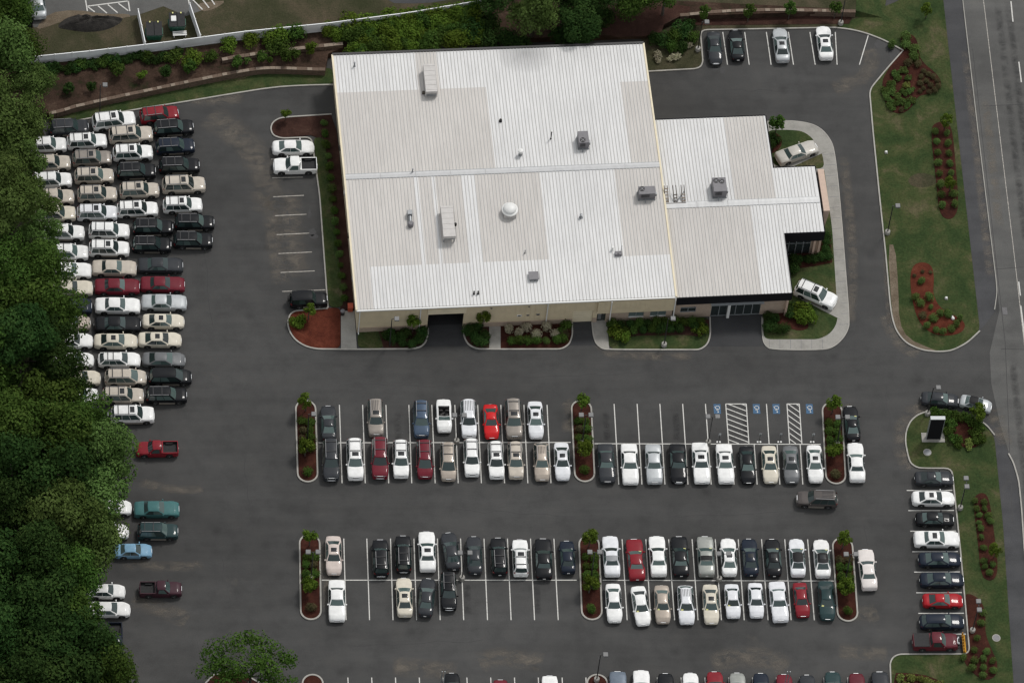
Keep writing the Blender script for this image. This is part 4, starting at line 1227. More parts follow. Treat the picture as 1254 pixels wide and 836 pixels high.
def shell_stations(T):
    L_, hw = T['L'], T['W'] / 2
    fx, rx = L_ / 2 - 0.95, -L_ / 2 + 1.08
    T['fx'], T['rx'], T['wr'] = fx, rx, 0.345
    if T['H'] > 1.6: T['wr'] = 0.38
    ar = T['wr'] + 0.07
    xs = {-L_ / 2, -L_ / 2 + .04, -L_ / 2 + .12, -L_ / 2 + .28, L_ / 2, L_ / 2 - .04, L_ / 2 - .13, L_ / 2 - .32, 0.0, T['ws0'], T['rw0'], -0.5, 0.5}
    for c in (fx, rx):
        for k in (-1.02, -0.98, -.82, -.5, 0, .5, .82, .98, 1.02):
            xs.add(c + k * ar)
    xs = sorted(xs)
    o = [xs[0]]
    for x in xs[1:]:
        if x - o[-1] > 0.012: o.append(x)
    boxy = T['H'] > 1.6
    rear = [(-L_ / 2, 0.62), (-L_ / 2 + .05, T['tr'] - .14), (-L_ / 2 + .22, T['tr'])] if not boxy else [(-L_ / 2, 0.72), (-L_ / 2 + .05, T['tr'] - .1), (-L_ / 2 + .15, T['tr'])]
    tab = rear + [(T['rw0'], T['bl'] + .015), (T['ws0'], T['bl'])] + [(L_ / 2 - .55, T['hd']), (L_ / 2 - .14, T['nose']), (L_ / 2 - .04, T['nose'] - .13), (L_ / 2, 0.50)]
    if T['rw0'] < -L_ / 2 + .25:
        tab = rear[:2] + [(T['ws0'], T['bl'])] + tab[-4:]
    out = []
    for x in o:
        top = interp(tab, x)
        zb = 0.21
        for e in (-L_ / 2, L_ / 2):
            d = abs(x - e)
            if d < .3: zb = max(zb, .21 + .12 * (1 - d / .3))
        for c in (fx, rx):
            if abs(x - c) < ar: zb = max(zb, T['wr'] - .02 + math.sqrt(max(0, ar * ar - (x - c) ** 2)))
        zb = min(zb, top - .12)
        w = hw
        for e, k, ln in ((-L_ / 2, T['rnd'] * .8, .7), (L_ / 2, T['rnd'], .95)):
            d = abs(x - e)
            if d < ln: w *= 1 - k * (1 - d / ln) ** 2.2
            if d < .14: w *= 1 - .07 * (1 - d / .14) ** 2
        w *= 1 - 0.012 * abs(x) / (L_ / 2)
        out.append((x, w, zb, top))
    return out


def body_mesh(T, tub=None):
    st = shell_stations(T)
    zt = (0.0, .14, .46, .82, .965)
    wt = (.955, .99, 1.0, .975, .925)
    crown = .035 + .03 * (T['H'] < 1.6)
    rows = []
    for x, w, zb, top in st:
        half = [(w * b, zb + (top - zb) * a) for a, b in zip(zt, wt)] + [(w * .72, top + crown * .62), (w * .36, top + crown * .93), (0, top + crown)]
        full = [(-y, z) for y, z in half] + [(y, z) for y, z in half[-2::-1]]
        rows.append([(x, y, z) for y, z in full])
    n = len(rows[0])
    b = MB()
    vs = [p for r in rows for p in r]
    fs = []
    for i in range(len(rows) - 1):
        xm = (st[i][0] + st[i + 1][0]) / 2
        for k in range(n - 1):
            if tub and tub[0] < xm < tub[1] and tub[2] <= k <= n - 2 - tub[2]:
                continue
            fs.append((i * n + k, (i + 1) * n + k, (i + 1) * n + k + 1, i * n + k + 1))
    fs.append(tuple(range(n)))
    fs.append(tuple((len(rows) - 1) * n + k for k in range(n - 1, -1, -1)))
    b.add(vs, fs, PM)
    return b


def cab_point(T, side, u, s, off=0.0):
    """side f/b/l/r, u across 0..1, s belt 0 to roof 1"""
    hw = T['W'] / 2
    wb, wt_ = hw * .93, hw * T['rf']
    zb, zt_ = T['bl'] - .03, T['H'] - .05
    bow = lambda y, w, k: k * (1 - (y / w) ** 2)
    def pt(side, u, s):
        ss = s + .10 * s * (1 - s)                      # slight tumblehome curve
        w = wb + (wt_ - wb) * ss
        z = zb + (zt_ - zb) * s
        if side in 'fb':
            y = (u * 2 - 1) * w
            if side == 'f': x = T['ws0'] + (T['ws1'] - T['ws0']) * s - .10 + bow(y, w, .16 * (1 - s) + .08 * s)
            else: x = T['rw0'] + (T['rw1'] - T['rw0']) * s + .06 - bow(y, w, .10)
        else:
            x0 = T['rw0'] + (T['rw1'] - T['rw0']) * s + .06
            x1 = T['ws0'] + (T['ws1'] - T['ws0']) * s - .10
            x = x0 + (x1 - x0) * u
            y = w + .03 * math.sin(math.pi * u)
            y = y if side == 'l' else -y
        return Vector((x, y, z))
    p = pt(side, u, s)
    if off:
        e = 1e-3
        a = pt(side, min(1, u + e), s) - pt(side, max(0, u - e), s)
        c = pt(side, u, min(1, s + e)) - pt(side, u, max(0, s - e))
        nn = a.cross(c).normalized()
        mid = Vector(((T['ws0'] + T['rw0']) / 2, 0, .6))
        if nn.dot(p - mid) < 0: nn = -nn
        p = p + nn * off
    return p


def patch(b, T, side, u0, u1, s0, s1, off, mat, nu=6, ns=3, shape=None):
    vs = []
    for j in range(ns + 1):
        s = s0 + (s1 - s0) * j / ns
        a0, a1 = (u0, u1) if shape is None else shape(s)
        for i in range(nu + 1):
            vs.append(cab_point(T, side, a0 + (a1 - a0) * i / nu, s, off))
    fs = [(j * (nu + 1) + i, j * (nu + 1) + i + 1, (j + 1) * (nu + 1) + i + 1, (j + 1) * (nu + 1) + i) for j in range(ns) for i in range(nu)]
    b.add(vs, fs, mat)


def roof_z(T, x, y):
    w = T['W'] / 2 * T['rf']
    xm, hl = (T['ws1'] + T['rw1']) / 2, (T['ws1'] - T['rw1']) / 2 + .12
    return T['H'] - .05 + .05 * max(0, 1 - (y / w) ** 2) * 1.0 + .035 * max(0, 1 - ((x - xm) / hl) ** 2) * max(0, 1 - (y / w) ** 4)


def roof_grid(T, x0, x1, y0, y1, off, nx=6, ny=6):
    vs = []
    for i in range(nx + 1):
        for j in range(ny + 1):
            x = x0 + (x1 - x0) * i / nx; y = y0 + (y1 - y0) * j / ny
            vs.append((x, y, roof_z(T, x, y) + off))
    fs = [(i * (ny + 1) + j, (i + 1) * (ny + 1) + j, (i + 1) * (ny + 1) + j + 1, i * (ny + 1) + j + 1) for i in range(nx) for j in range(ny)]
    return vs, fs


def make_type(key):
    """the meshes of one kind of car: a list of (part name, proto object, sub parts)"""
    T = TYPES[key]
    L_, hw = T['L'], T['W'] / 2
    parts = {}
    conv = key == 'convertible'
    pick = key.startswith('pickup')
    P = lambda name, b, smooth=38: parts.setdefault(name, []).append((b.build('part', smooth=smooth, link=False), []))
    # ---- body
    if pick:
        T2 = dict(T)
        b = body_mesh(T, (-L_ / 2 + .1, T['rw0'] - .12, 4))
        for y in (-1, 1):
            b.box(-L_ / 2 + .06, T['rw0'] - .06, min(y * hw * .83, y * hw * .945), max(y * hw * .83, y * hw * .945), T['bl'] - .05, T['bl'] + .06, PM)
        b.box(T['rw0'] - .14, T['rw0'] + .06, -hw * .92, hw * .92, T['bl'] - .05, T['bl'] + .07, PM)
    else:
        b = body_mesh(T, (-1.15, .70, 5) if conv else None)
    if not conv:
        for sd in 'lr': patch(b, T, sd, 0, 1, 0, 1, 0, PM, 8, 4)
        patch(b, T, 'f', 0, 1, 0, 1, 0, PM, 8, 4); patch(b, T, 'b', 0, 1, 0, 1, 0, PM, 8, 4)
    P('body', b, 42)
    if not conv:
        w = hw * T['rf']
        b = MB()
        # the roof follows the bowed heads of the windscreen and rear window
        nx, ny = 8, 8
        vs = []
        for i in range(nx + 1):
            for j in range(ny + 1):
                y = w * 1.012 * (j / ny * 2 - 1)
                q = 1 - (min(1, abs(y) / w)) ** 2
                xa = T['rw1'] + .06 - .10 * q - .015; xb = T['ws1'] - .10 + .08 * q + .015
                x = xa + (xb - xa) * i / nx
                e = (i in (0, nx)) or (j in (0, ny))
                vs.append((x, y, roof_z(T, x, y) + (.002 if e else .018)))
        fs = [(i * (ny + 1) + j, (i + 1) * (ny + 1) + j, (i + 1) * (ny + 1) + j + 1, i * (ny + 1) + j + 1) for i in range(nx) for j in range(ny)]
        b.add(vs, fs, PM)
        P('roof', b, 60)
        b = MB(); patch(b, T, 'f', .05, .95, .04, .93, .010, M['glass'], 8, 4); P('windshield', b, 60)
        b = MB(); patch(b, T, 'b', .07, .93, .12 if T['H'] < 1.6 else .14, .92, .010, M['glass'], 8, 4); P('rear_window', b, 60)
        segs = {1: [(.08, .90)], 2: [(.07, .485), (.505, .94)], 3: [(.03, .31), (.33, .615), (.635, .95)]}[T['panes']]
        if pick: segs = [(.14, .84)]
        for sd in 'lr':
            for k, (u0, u1) in enumerate(segs):
                b = MB()
                last = k == len(segs) - 1
                sh = (lambda s, u0=u0, u1=u1: (u0, u1 - .10 * (1 - s) * 0 - .02 * s)) if last else None
                patch(b, T, sd, u0, u1, .07, .95, .012, M['glass'], 4, 3, sh); P('side_window', b, 60)
    else:
        b = MB(); patch(b, T, 'f', .06, .94, .0, .80, .0, M['glass'], 8, 3); P('windshield', b, 60)
        b = MB()
        for u0, u1 in ((.0, .06), (.94, 1)): patch(b, T, 'f', u0, u1, 0, .86, .004, PM, 2, 3)
        patch(b, T, 'f', 0, 1, .79, .87, .006, PM, 8, 1); P('windshield_frame', b)
        b = MB(); b.box(-1.12, .68, -hw * .78, hw * .78, .42, .46, M['seat']); b.box(-1.14, -1.11, -hw * .8, hw * .8, .42, .93, M['seat'])
        b.box(.55, .72, -hw * .8, hw * .8, .42, .92, M['trim']); P('interior', b, None)
        for y in (-.36, .36):
            b = MB(); b.rbox(-.45, .1, y - .24, y + .24, .45, .66, M['seat'], .06); b.rbox(-.62, -.42, y - .23, y + .23, .6, 1.10, M['seat'], .06); P('seat', b, 50)
        b = MB(); b.rbox(-1.18, -.85, -hw * .74, hw * .74, .90, 1.02, M['vinyl_black'], .05); P('folded_top', b, 50)
    if pick:
        x0, x1 = -L_ / 2 + .09, T['rw0'] - .13
        wi = hw * .84
        b = MB()
        b.box(x0, x1, -wi, wi, .66, .70, M['liner'])
        for y in (-1, 1):
            b.box(x0, x1, y * wi - .02, y * wi + .02, .66, T['bl'] + .05, M['liner'])
            b.box(T['rx'] - .42, T['rx'] + .42, y * wi - (.2 if y > 0 else 0), y * wi + (.2 if y < 0 else 0), .70, .92, M['liner'])
        b.box(x1 - .02, x1 + .03, -wi, wi, .66, T['bl'] + .05, M['liner'])
        for k in range(7):
            y = -wi + .2 + k * (2 * wi - .4) / 6
            b.box(x0 + .1, x1 - .1, y - .025, y + .025, .70, .716, M['liner'])
        P('truck_bed', b, None)
        b = MB(); b.box(-L_ / 2 + .035, -L_ / 2 + .11, -wi * .98, wi * .98, .62, T['tr'] + .065, PM); P('tailgate', b, None)
        b = MB(); b.rbox(x0 - .02, x1 + .01, -wi - .08, wi + .08, T['bl'] + .05, T['bl'] + .13, M['liner'], .03); P('bed_cover', b, 40)
    # ---- lamps, grille, bumpers, plate
    st = shell_stations(T)
    def wid(x):
        return interp([(a, w) for a, w, _, _ in st], x)
    fz = T['nose'] - .12
    for y in (-1, 1):
        b = MB()
        xf = L_ / 2 - .03
        yo = wid(L_ / 2 - .1)
        b.add([(xf + .012, y * yo * .48, fz - .08), (xf - .02, y * yo * .80, fz - .08), (L_ / 2 - .24, y * (yo * .985 + .012), fz - .06), (L_ / 2 - .26, y * yo * .95, fz + .075), (xf - .055, y * yo * .80, fz + .085), (xf - .03, y * yo * .48, fz + .085)],
              [(0, 1, 4, 5), (1, 2, 3, 4)], M['lamp_clear'])
        P('headlight', b, 60)
        b = MB()
        xr = -L_ / 2 + .03
        yo = wid(-L_ / 2 + .12)
        tz0, tz1 = (T['tr'] - .27, T['tr'] - .13) if T['H'] < 1.6 else (.85, T['tr'] + .02)
        b.add([(xr - .012, y * yo * (.55 if T['H'] < 1.6 else .80), tz0), (xr + .0, y * yo * .86, tz0), (xr + .16, y * (yo + .012), tz0), (xr + .18, y * yo * .985, tz1), (xr + .03, y * yo * .86, tz1), (xr + .015, y * yo * (.55 if T['H'] < 1.6 else .80), tz1)],
              [(0, 1, 4, 5), (1, 2, 3, 4)], M['lamp_red'])
        P('taillight', b, 60)
        # mirror
        b = MB()
        mx = T['ws0'] - .28
        my = hw * .955
        b.rbox(mx - .07, mx + .07, min(y * my, y * (my + .21)), max(y * my, y * (my + .21)), T['bl'] - .02, T['bl'] + .14, PM, .035)
        P('side_mirror', b, 50)
    yo = wid(L_ / 2 - .05)
    b = MB()
    b.box(L_ / 2 - .07, L_ / 2 - .005, -yo * .42, yo * .42, fz - .10, fz + .06, M['trim'])
    b.box(L_ / 2 - .05, L_ / 2 + .002, -yo * .42, yo * .42, fz + .06, fz + .085, M['chrome'])
    P('grille', b, None)
    for e, nm in ((1, 'front_bumper'), (-1, 'rear_bumper')):
        b = MB()
        xs = []
        k = 9
        for i in range(k + 1):
            t = i / k * 2 - 1
            w = wid(e * (L_ / 2 - .1)) * .985
            xs.append((e * (L_ / 2 + .055 - .26 * abs(t) ** 3.2), t * w))
        vs = []
        for x, y in xs:
            vs += [(x - e * .02, y, .36), (x, y, .42), (x, y, .54), (x - e * .10, y, .60)]
        fs = [(4 * i + j, 4 * i + 4 + j, 4 * i + 5 + j, 4 * i + 1 + j) for i in range(k) for j in range(3)]
        b.add(vs, fs, PM)
        P(nm, b, 50)
    if T['H'] > 1.6 and not pick:
        for y in (-1, 1):
            b = MB()
            b.box(T['rx'] + T['wr'] + .08, T['fx'] - T['wr'] - .08, min(y * (hw - .03), y * (hw + .012)), max(y * (hw - .03), y * (hw + .012)), .26, .60, M['clad'])
            P('side_cladding', b, None)
    b = MB(); b.box(-L_ / 2 - .065, -L_ / 2 - .045, -.16, .16, .56, .72, M['plate']); P('number_plate', b, None)
    b = MB(); b.box(-L_ / 2 + .35, L_ / 2 - .35, -hw * .62, hw * .62, .20, .45, M['trim']); P('underbody', b, None)
    # ---- wheels
    for x in (T['fx'], T['rx']):
        for y in (-1, 1):
            r = T['wr']
            c = y * (hw - .12)
            b = MB()
            b.lathe([(.19, -.11), (r - .03, -.11), (r, -.07), (r, .07), (r - .03, .11), (.19, .11)], M['tyre'], n=18)
            tyre = b.build('part', smooth=40, link=False)
            tyre.location = (x, c, r); tyre.rotation_euler = (-y * math.pi / 2, 0, 0)
            b = MB()
            b.lathe([(.205, .08), (.20, .115), (.17, .10), (.07, .085), (.06, .115), (.03, .12)], M['alloy'], n=14)
            rim = b.build('part', smooth=30, link=False)
            parts.setdefault('wheel', []).append((tyre, [('rim', rim)]))
    # ---- options
    if not conv:
        b = MB()
        w = hw * T['rf']
        vs, fs = roof_grid(T, T['ws1'] - .88, T['ws1'] - .34, -w * .56, w * .56, .026, 3, 4); b.add(vs, fs, M['glass_dark'])
        P('sunroof', b, 60)
        xr = T['rw1'] + .08; xf = T['ws1'] - .22
        for y in (-1, 1):
            b = MB()
            yy = y * w * .90
            z = roof_z(T, 0, yy)
            b.box(xr, xf, yy - .028, yy + .028, z + .03, z + .075, M['rail'])
            for x in (xr + .02, (xr + xf) / 2, xf - .12):
                b.box(x, x + .1, yy - .024, yy + .024, z - .01, z + .031, M['rail'])
            P('roof_rail', b, None)
        for x in (T['rw1'] + .45, T['ws1'] - 1.02):
            b = MB(); z = roof_z(T, x, 0) + .05
            b.box(x - .045, x + .045, -w * .86, w * .86, z, z + .03, M['bar']); P('cross_bar', b, None)
        b = MB()
        for k in range(5):
            y = (k - 2) * w * .3
            z = roof_z(T, -1, y) + .028
            b.box(T['rw1'] + .2, T['ws1'] - .95, y - .025, y + .025, z - .02, z + .012, M['bar'])
        P('rack_slat', b, None)
        b = MB(); vs, fs = roof_grid(T, T['rw1'] + .0, (T['rw1'] * .52 + T['ws1'] * .48), -w * .99, w * .99, .030, 5, 6); b.add(vs, fs, M['vinyl_black'])
        P('vinyl_top', b, 60)
        b = MB(); patch(b, T, 'f', .10, .26, .12, .32, .018, M['sticker'], 2, 1); P('price_sticker', b, None)
        b = MB(); b.cyl((-L_ / 2 - .02, .12, .95), (-L_ / 2 - .24, .12, .95), .36, .36, M['tyre'], 18); P('spare_wheel', b, 40)
    b = MB()
    b.add([], [], M['plow'])
    for i in range(7):
        t0, t1 = i / 7 * 1.9, (i + 1) / 7 * 1.9
    n = 8
    vs = []
    for i in range(n + 1):
        t = i / n
        z = .08 + .74 * t; x = L_ / 2 + .92 + .18 * math.cos(t * math.pi) * .8 - .1 * math.sin(t * math.pi)
        vs += [(x, -1.2, z), (x, 1.2, z)]
    b.add(vs, [(2 * i, 2 * i + 1, 2 * i + 3, 2 * i + 2) for i in range(n)], M['plow'])
    for k in range(7):
        y = -1.15 + k * 2.3 / 6
        b.box(L_ / 2 + .66, L_ / 2 + .80, y - .03, y + .03, .12, .78, M['plow'])
    b.box(L_ / 2 + .62, L_ / 2 + .72, -1.15, 1.15, .4, .5, M['plow'])
    P('plow_blade', b, None)
    b = MB()
    for y in (-.35, .35): b.cyl((L_ / 2 - .2, y, .45), (L_ / 2 + .66, y * .5, .45), .05, .05, M['trim'], 6)
    b.box(L_ / 2 + .05, L_ / 2 + .2, -.4, .4, .4, .85, M['trim'])
    for y in (-.36, .36): b.box(L_ / 2 + .03, L_ / 2 + .16, y - .1, y + .1, .86, 1.05, M['lamp_clear'])
    P('plow_mount', b, None)
    return parts


PROTO = {}
crn = random.Random(17)
CAR_PARTS_BASE = ['body', 'roof', 'windshield', 'windshield_frame', 'rear_window', 'side_window', 'interior', 'seat', 'folded_top', 'truck_bed', 'tailgate',
                  'headlight', 'taillight', 'side_mirror', 'grille', 'front_bumper', 'rear_bumper', 'number_plate', 'underbody', 'side_cladding', 'wheel']
OPT = {'s': ['sunroof'], 'r': ['roof_rail', 'cross_bar'], 'k': ['rack_slat', 'roof_rail'], 'h': ['vinyl_top'], 'g': ['vinyl_top'], 't': ['price_sticker'],
       'x': ['spare_wheel'], 'c': ['bed_cover'], 'p': ['plow_blade', 'plow_mount']}


def set_paint(o, pm):
    for sl in o.material_slots:
        if sl.material == PM:
            sl.link = 'OBJECT'
            sl.material = pm


def add_car(key, colour, loc, yaw, opts=''):
    if key not in PROTO:
        PROTO[key] = make_type(key)
    parts = PROTO[key]
    pm = PAINT[colour]
    root = empty(NICE[key], loc, rad(yaw + crn.uniform(-.8, .8)))
    root.scale = (crn.uniform(.975, 1.025), crn.uniform(.98, 1.02), crn.uniform(.98, 1.03))
    names = [n for n in CAR_PARTS_BASE if n in parts]
    if 'c' in opts: names = [n for n in names if n != 'truck_bed']
    for ch in opts: names += [n for n in OPT.get(ch, []) if n in parts and n not in names]
    for nm in names:
        for proto, subs in parts[nm]:
            o = proto.copy(); o.name = nm
            COL.objects.link(o); o.parent = root
            if nm == 'roof' and 'b' in opts:
                set_paint(o, M['vinyl_black']); o['label'] = 'black roof on a paler body'
            elif nm in ('front_bumper', 'rear_bumper') and 'm' in opts:
                set_paint(o, M['chrome'])
            elif nm in ('front_bumper', 'rear_bumper') and 'l' in opts:
                set_paint(o, PAINT['taupe'])
            else:
                set_paint(o, pm)
            if nm == 'vinyl_top' and 'g' in opts:
                o.material_slots[0].link = 'OBJECT'; o.material_slots[0].material = M['vinyl_grey']
            for sn, sp in subs:
                q = sp.copy(); q.name = sn
                COL.objects.link(q); q.parent = o
    return root


# ---- every car of the photograph: kind, colour, where its middle shows, turn, options
# options: s sunroof, r roof rails, k slatted rack, b black roof, h/g half vinyl top, t sticker, m chrome bumpers, l two-tone bumper, c bed cover, p plow, x spare wheel
D, U, R_, L_ = -90, 90, 0, 180
CARS = []   # (row, key, colour, u, v, yaw, opts)


def row(name, yaw, items):
    for it in items:
        key, colr, u, v = it[:4]
        opts = it[4] if len(it) > 4 else ''
        dy = it[5] if len(it) > 5 else 0
        CARS.append([name, key, colr, u, v, yaw + dy, opts])


row('UT', D, [('coupe', 'charcoal', 402.2, 517.8, '', 180), ('suv', 'taupe', 460, 511.7, 'ks'), ('suv', 'blue', 515.9, 513.2, 'r'), ('convertible', 'white', 543.6, 509.5),
              ('suv', 'pearl', 573.9, 512.7, 'k'), ('coupe', 'brightred', 601.3, 516.4), ('suv_large', 'taupe', 628.9, 513.2, 'rs'), ('sedan_mid', 'pearl', 655.7, 514.4, 's')])
row('UB', D, [('suv_large', 'charcoal', 405.3, 563.1, 'rm'), ('suv_large', 'white', 434.7, 562.3, 'rs'), ('suv_large', 'maroon', 465.2, 561, 'rm'), ('suv', 'white', 490.8, 562, 'rs'),
              ('minivan', 'maroon', 519.9, 562, 'r'), ('minivan', 'tan', 548.7, 565.2, 'r'), ('suv', 'white', 577.5, 560.5, 'r'), ('suv', 'white', 607.4, 563.6, 'rs'),
              ('suv', 'beige', 631.4, 563.9, 'rs'), ('wagon', 'tan', 663.2, 565.5, 'k'), ('sedan_mid', 'pearl', 688.2, 565, 's')])
row('UR', D, [('sedan_full', 'charcoal', 742.4, 567.4), ('sedan_full', 'white', 771.1, 568.2), ('sedan_full', 'silver', 800.6, 568.2), ('sedan_full', 'black', 830.4, 567.6, 'm'),
              ('sedan_full', 'white', 858.2, 566.8, 's'), ('sedan_full', 'white', 887.8, 567.9, 's'), ('sedan_mid', 'black', 915.2, 569.5), ('sedan_mid', 'cream', 942.6, 568.7, 's'),
              ('sedan_mid', 'grey', 968.6, 568.8, 's'), ('sedan_mid', 'white', 997.8, 568, 's')])
row('UE', U, [('coupe', 'black', 1042.8, 518.4, 't', 2), ('sedan_full', 'white', 1048.4, 566)])
row('AISLE', L_, [('suv', 'graphite', 1000.7, 610.3, 'kl', -3)])
row('LT', U, [('sedan_mid', 'pink', 408.5, 680, 's', 180), ('suv', 'black', 466.1, 682.9, 'rm'), ('suv', 'black', 493.9, 678, 'rm'), ('sedan_full', 'white', 523, 675.2, 's'),
              ('sedan_mid', 'charcoal', 552.3, 674.8, '', 6), ('sedan_mid', 'charcoal', 581, 679.6), ('suv', 'black', 610.9, 681.1, 'r'), ('suv', 'white', 637.2, 682.6, 'rs'),
              ('sedan_full', 'black', 665.6, 684.2), ('sedan_small', 'navy', 694.8, 682)])
row('LB', D, [('sedan_full', 'white', 412.5, 735.4), ('sedan_mid', 'cream', 495.1, 730.9, 's', 180), ('sedan_mid', 'charcoal', 522.6, 731.2, '', 174), ('suv', 'black', 549.5, 723.9, 'rm')])
row('RT', U, [('sedan_full', 'pearl', 748.3, 681, 'g'), ('sedan_full', 'red', 778.3, 684.8, 't', 2), ('sedan_full', 'white', 805.4, 680.8), ('sedan_full', 'black', 832.8, 681.1, 't'),
              ('sedan_full', 'sage', 864.2, 681, 'ht'), ('sedan_mid', 'white', 892.3, 682.1, 's'), ('sedan_mid', 'navy', 918.4, 682, 's'), ('sedan_mid', 'black', 946.6, 682.7, 'st'),
              ('sedan_mid', 'pearl', 976.1, 682.7, 'bt'), ('sedan_mid', 'white', 1006.4, 683.9, 'bts')])
row('RE', U, [('sedan_full', 'blush', 1062.2, 697.3, '', 2)])
row('RB', D, [('sedan_mid', 'white', 751.5, 738.2), ('sedan_mid', 'white', 784.5, 741.6, 't', 5), ('sedan_mid', 'tan', 811, 739.8, 't'), ('wagon', 'pearl', 840, 740.3, 'kt'),
              ('sedan_mid', 'cream', 870.3, 739.7, 'st'), ('sedan_small', 'pearl', 896.9, 735.9, 't'), ('sedan_small', 'pearl', 925.6, 734.9), ('sedan_full', 'pearl', 953.5, 736.8, '', 3),
              ('sedan_small', 'red', 981.2, 734.4, '', 2), ('sedan_mid', 'green', 1012, 735.2, 't')])
row('EC', R_, [('coupe', 'charcoal', 1143.9, 585.6), ('sedan_mid', 'white', 1142.8, 609.9, 's'), ('sedan_small', 'black', 1144.8, 635.2), ('sedan_full', 'white', 1147.1, 659.7, 's'),
               ('sedan_mid', 'navy', 1150.8, 684.6), ('sedan_mid', 'navy', 1153.4, 709.5), ('coupe', 'crimson', 1154.4, 734.9), ('wagon', 'navy', 1153.4, 760.6), ('pickup', 'burgundy', 1145.4, 784.5, 'cp')])
row('GATE', R_, [('sedan_small', 'charcoal', 1151, 488.9, '', -5), ('sedan_small', 'silver', 1195, 494, 'b', -16)])
row('SHOW', R_, [('sedan_full', 'champagne', 975.9, 186.6, '', 22), ('suv_large', 'white', 999.2, 359.5, 'rs', -28)])
row('NL', U, [('coupe', 'charcoal', 875, 59.5, 'm', 182), ('coupe', 'black', 902.1, 55.7, '', 2), ('sedan_mid', 'silver', 956.5, 55.7, 's', 2), ('sedan_mid', 'white', 1009.7, 53, 's', 2)])
row('WL', R_, [('sedan_mid', 'white', 359, 180.4, '', 2), ('pickup', 'white', 361.7, 202, '', 181), ('jeep', 'black', 377.9, 366, 'x', 2)])
row('WV', R_, [('pickup_small', 'red', 192.5, 548.8, '', 181), ('sedan_full', 'teal', 191.8, 622.9), ('suv', 'green', 193.3, 649.7, 'r'), ('sedan_small', 'skyblue', 163, 673.9),
               ('pickup_small', 'plum', 196.7, 720.5), ('sedan_small', 'white', 129, 723.5), ('sedan_mid', 'white', 133, 745.5), ('pickup_small', 'navy', 141, 786, '', -90),
               ('sedan_mid', 'white', 135, 621), ('sedan_mid', 'white', 131, 650.5)])
row('W4', R_, [('suv', 'red', 195.1, 139.6, 'r', 8), ('suv', 'black', 212.6, 155.9, 'r', 5), ('suv', 'navy', 214.5, 178.4, 'r', 4), ('suv', 'black', 219.5, 202.1, 'r', 3), ('suv_large', 'beige', 225, 225.5, 'rs', 3),
               ('suv', 'white', 223.6, 250.4, 'rs', 2), ('suv', 'black', 238.2, 271.7, 'r'), ('suv', 'black', 236.3, 293.9, 'r'),
               ('sedan_full', 'charcoal', 196.3, 324.7), ('sedan_full', 'maroon', 199.2, 347.9), ('sedan_full', 'silver', 200.9, 370), ('sedan_mid', 'cream', 200, 393, 's'), ('sedan_mid', 'cream', 195.7, 415.6, 's'),
               ('sedan_mid', 'grey', 200.6, 440), ('minivan', 'black', 208.4, 460.7), ('suv', 'black', 203.8, 483.4, 'r')])
row('W3', R_, [('suv_large', 'white', 139.4, 147, 'rs', 8), ('suv_large', 'beige', 160.2, 164, 'rs', 5), ('suv', 'white', 162.6, 186.5, 'rs', 4), ('suv', 'black', 166.9, 209, 'r', 3), ('suv', 'beige', 170.7, 232.4, 'rs', 3),
               ('suv', 'white', 168.3, 255.6, 'rs', 2), ('suv', 'black', 187.2, 277.7, 'r'), ('suv', 'black', 185.6, 299.2, 'r')])
row('W2', R_, [('suv', 'charcoal', 84.6, 155.4, 'r', 5), ('suv', 'white', 106.4, 172.6, 'rs', 4), ('suv', 'taupe', 112.6, 193.2, 'rs', 4), ('suv', 'beige', 115.2, 214.7, 'rs', 3), ('suv', 'beige', 119, 237.2, 'rs', 2),
               ('suv', 'pearl', 119, 260, 'rs', 1), ('suv', 'white', 133.6, 282, 'r'), ('suv', 'white', 133.6, 303.7, 'rs'),
               ('sedan_full', 'beige', 140, 327.8), ('sedan_full', 'maroon', 143.5, 350.5), ('sedan_full', 'white', 144, 374), ('sedan_full', 'black', 144, 396.7), ('sedan_mid', 'cream', 141.8, 417.4, 's'),
               ('wagon', 'white', 146, 440, 'r'), ('minivan', 'beige', 153.8, 461.5, 'r'), ('suv', 'beige', 150.7, 483.4, 'rs'), ('suv_large', 'white', 162.4, 506.6, 'rs')])
row('W1', R_, [('suv', 'white', 57.3, 176.9, 'r', 4), ('suv', 'beige', 61.6, 199.2, 'r', 3), ('suv', 'white', 63.5, 220, 'r', 3), ('suv', 'beige', 65.5, 240.8, 'r', 2), ('suv', 'cream', 67.8, 261, 'r', 2), ('suv', 'white', 78.6, 283.9, 'r'),
               ('suv', 'white', 83.4, 308.3, 'r'), ('sedan_full', 'white', 84.4, 330.7), ('sedan_full', 'cream', 85.3, 352.5), ('sedan_full', 'navy', 85.3, 374.6), ('sedan_mid', 'tan', 85.3, 394.7), ('sedan_mid', 'white', 87.3, 416.8),
               ('sedan_mid', 'white', 88.7, 440.3), ('sedan_mid', 'cream', 96.7, 462.4), ('suv', 'white', 94.4, 483.6), ('sedan_mid', 'black', 105.9, 506.6)])
row('FRONT', U, [('sedan_mid', 'black', 554, 847), ('sedan_mid', 'maroon', 613.6, 855), ('suv', 'white', 673.8, 850), ('sedan_full', 'bluegrey', 757.3, 847), ('sedan_full', 'white', 786, 846), ('sedan_mid', 'black', 816, 848),
                 ('sedan_mid', 'white', 846.2, 847), ('sedan_mid', 'red', 876.4, 846), ('sedan_mid', 'sage', 904, 847), ('sedan_mid', 'navy', 932.6, 847), ('sedan_mid', 'maroon', 961.2, 849), ('sedan_mid', 'charcoal', 989.8, 849),
                 ('sedan_mid', 'green', 1020.8, 846), ('sedan_mid', 'burgundy', 1050.4, 848), ('sedan_full', 'charcoal', 1079, 847)])

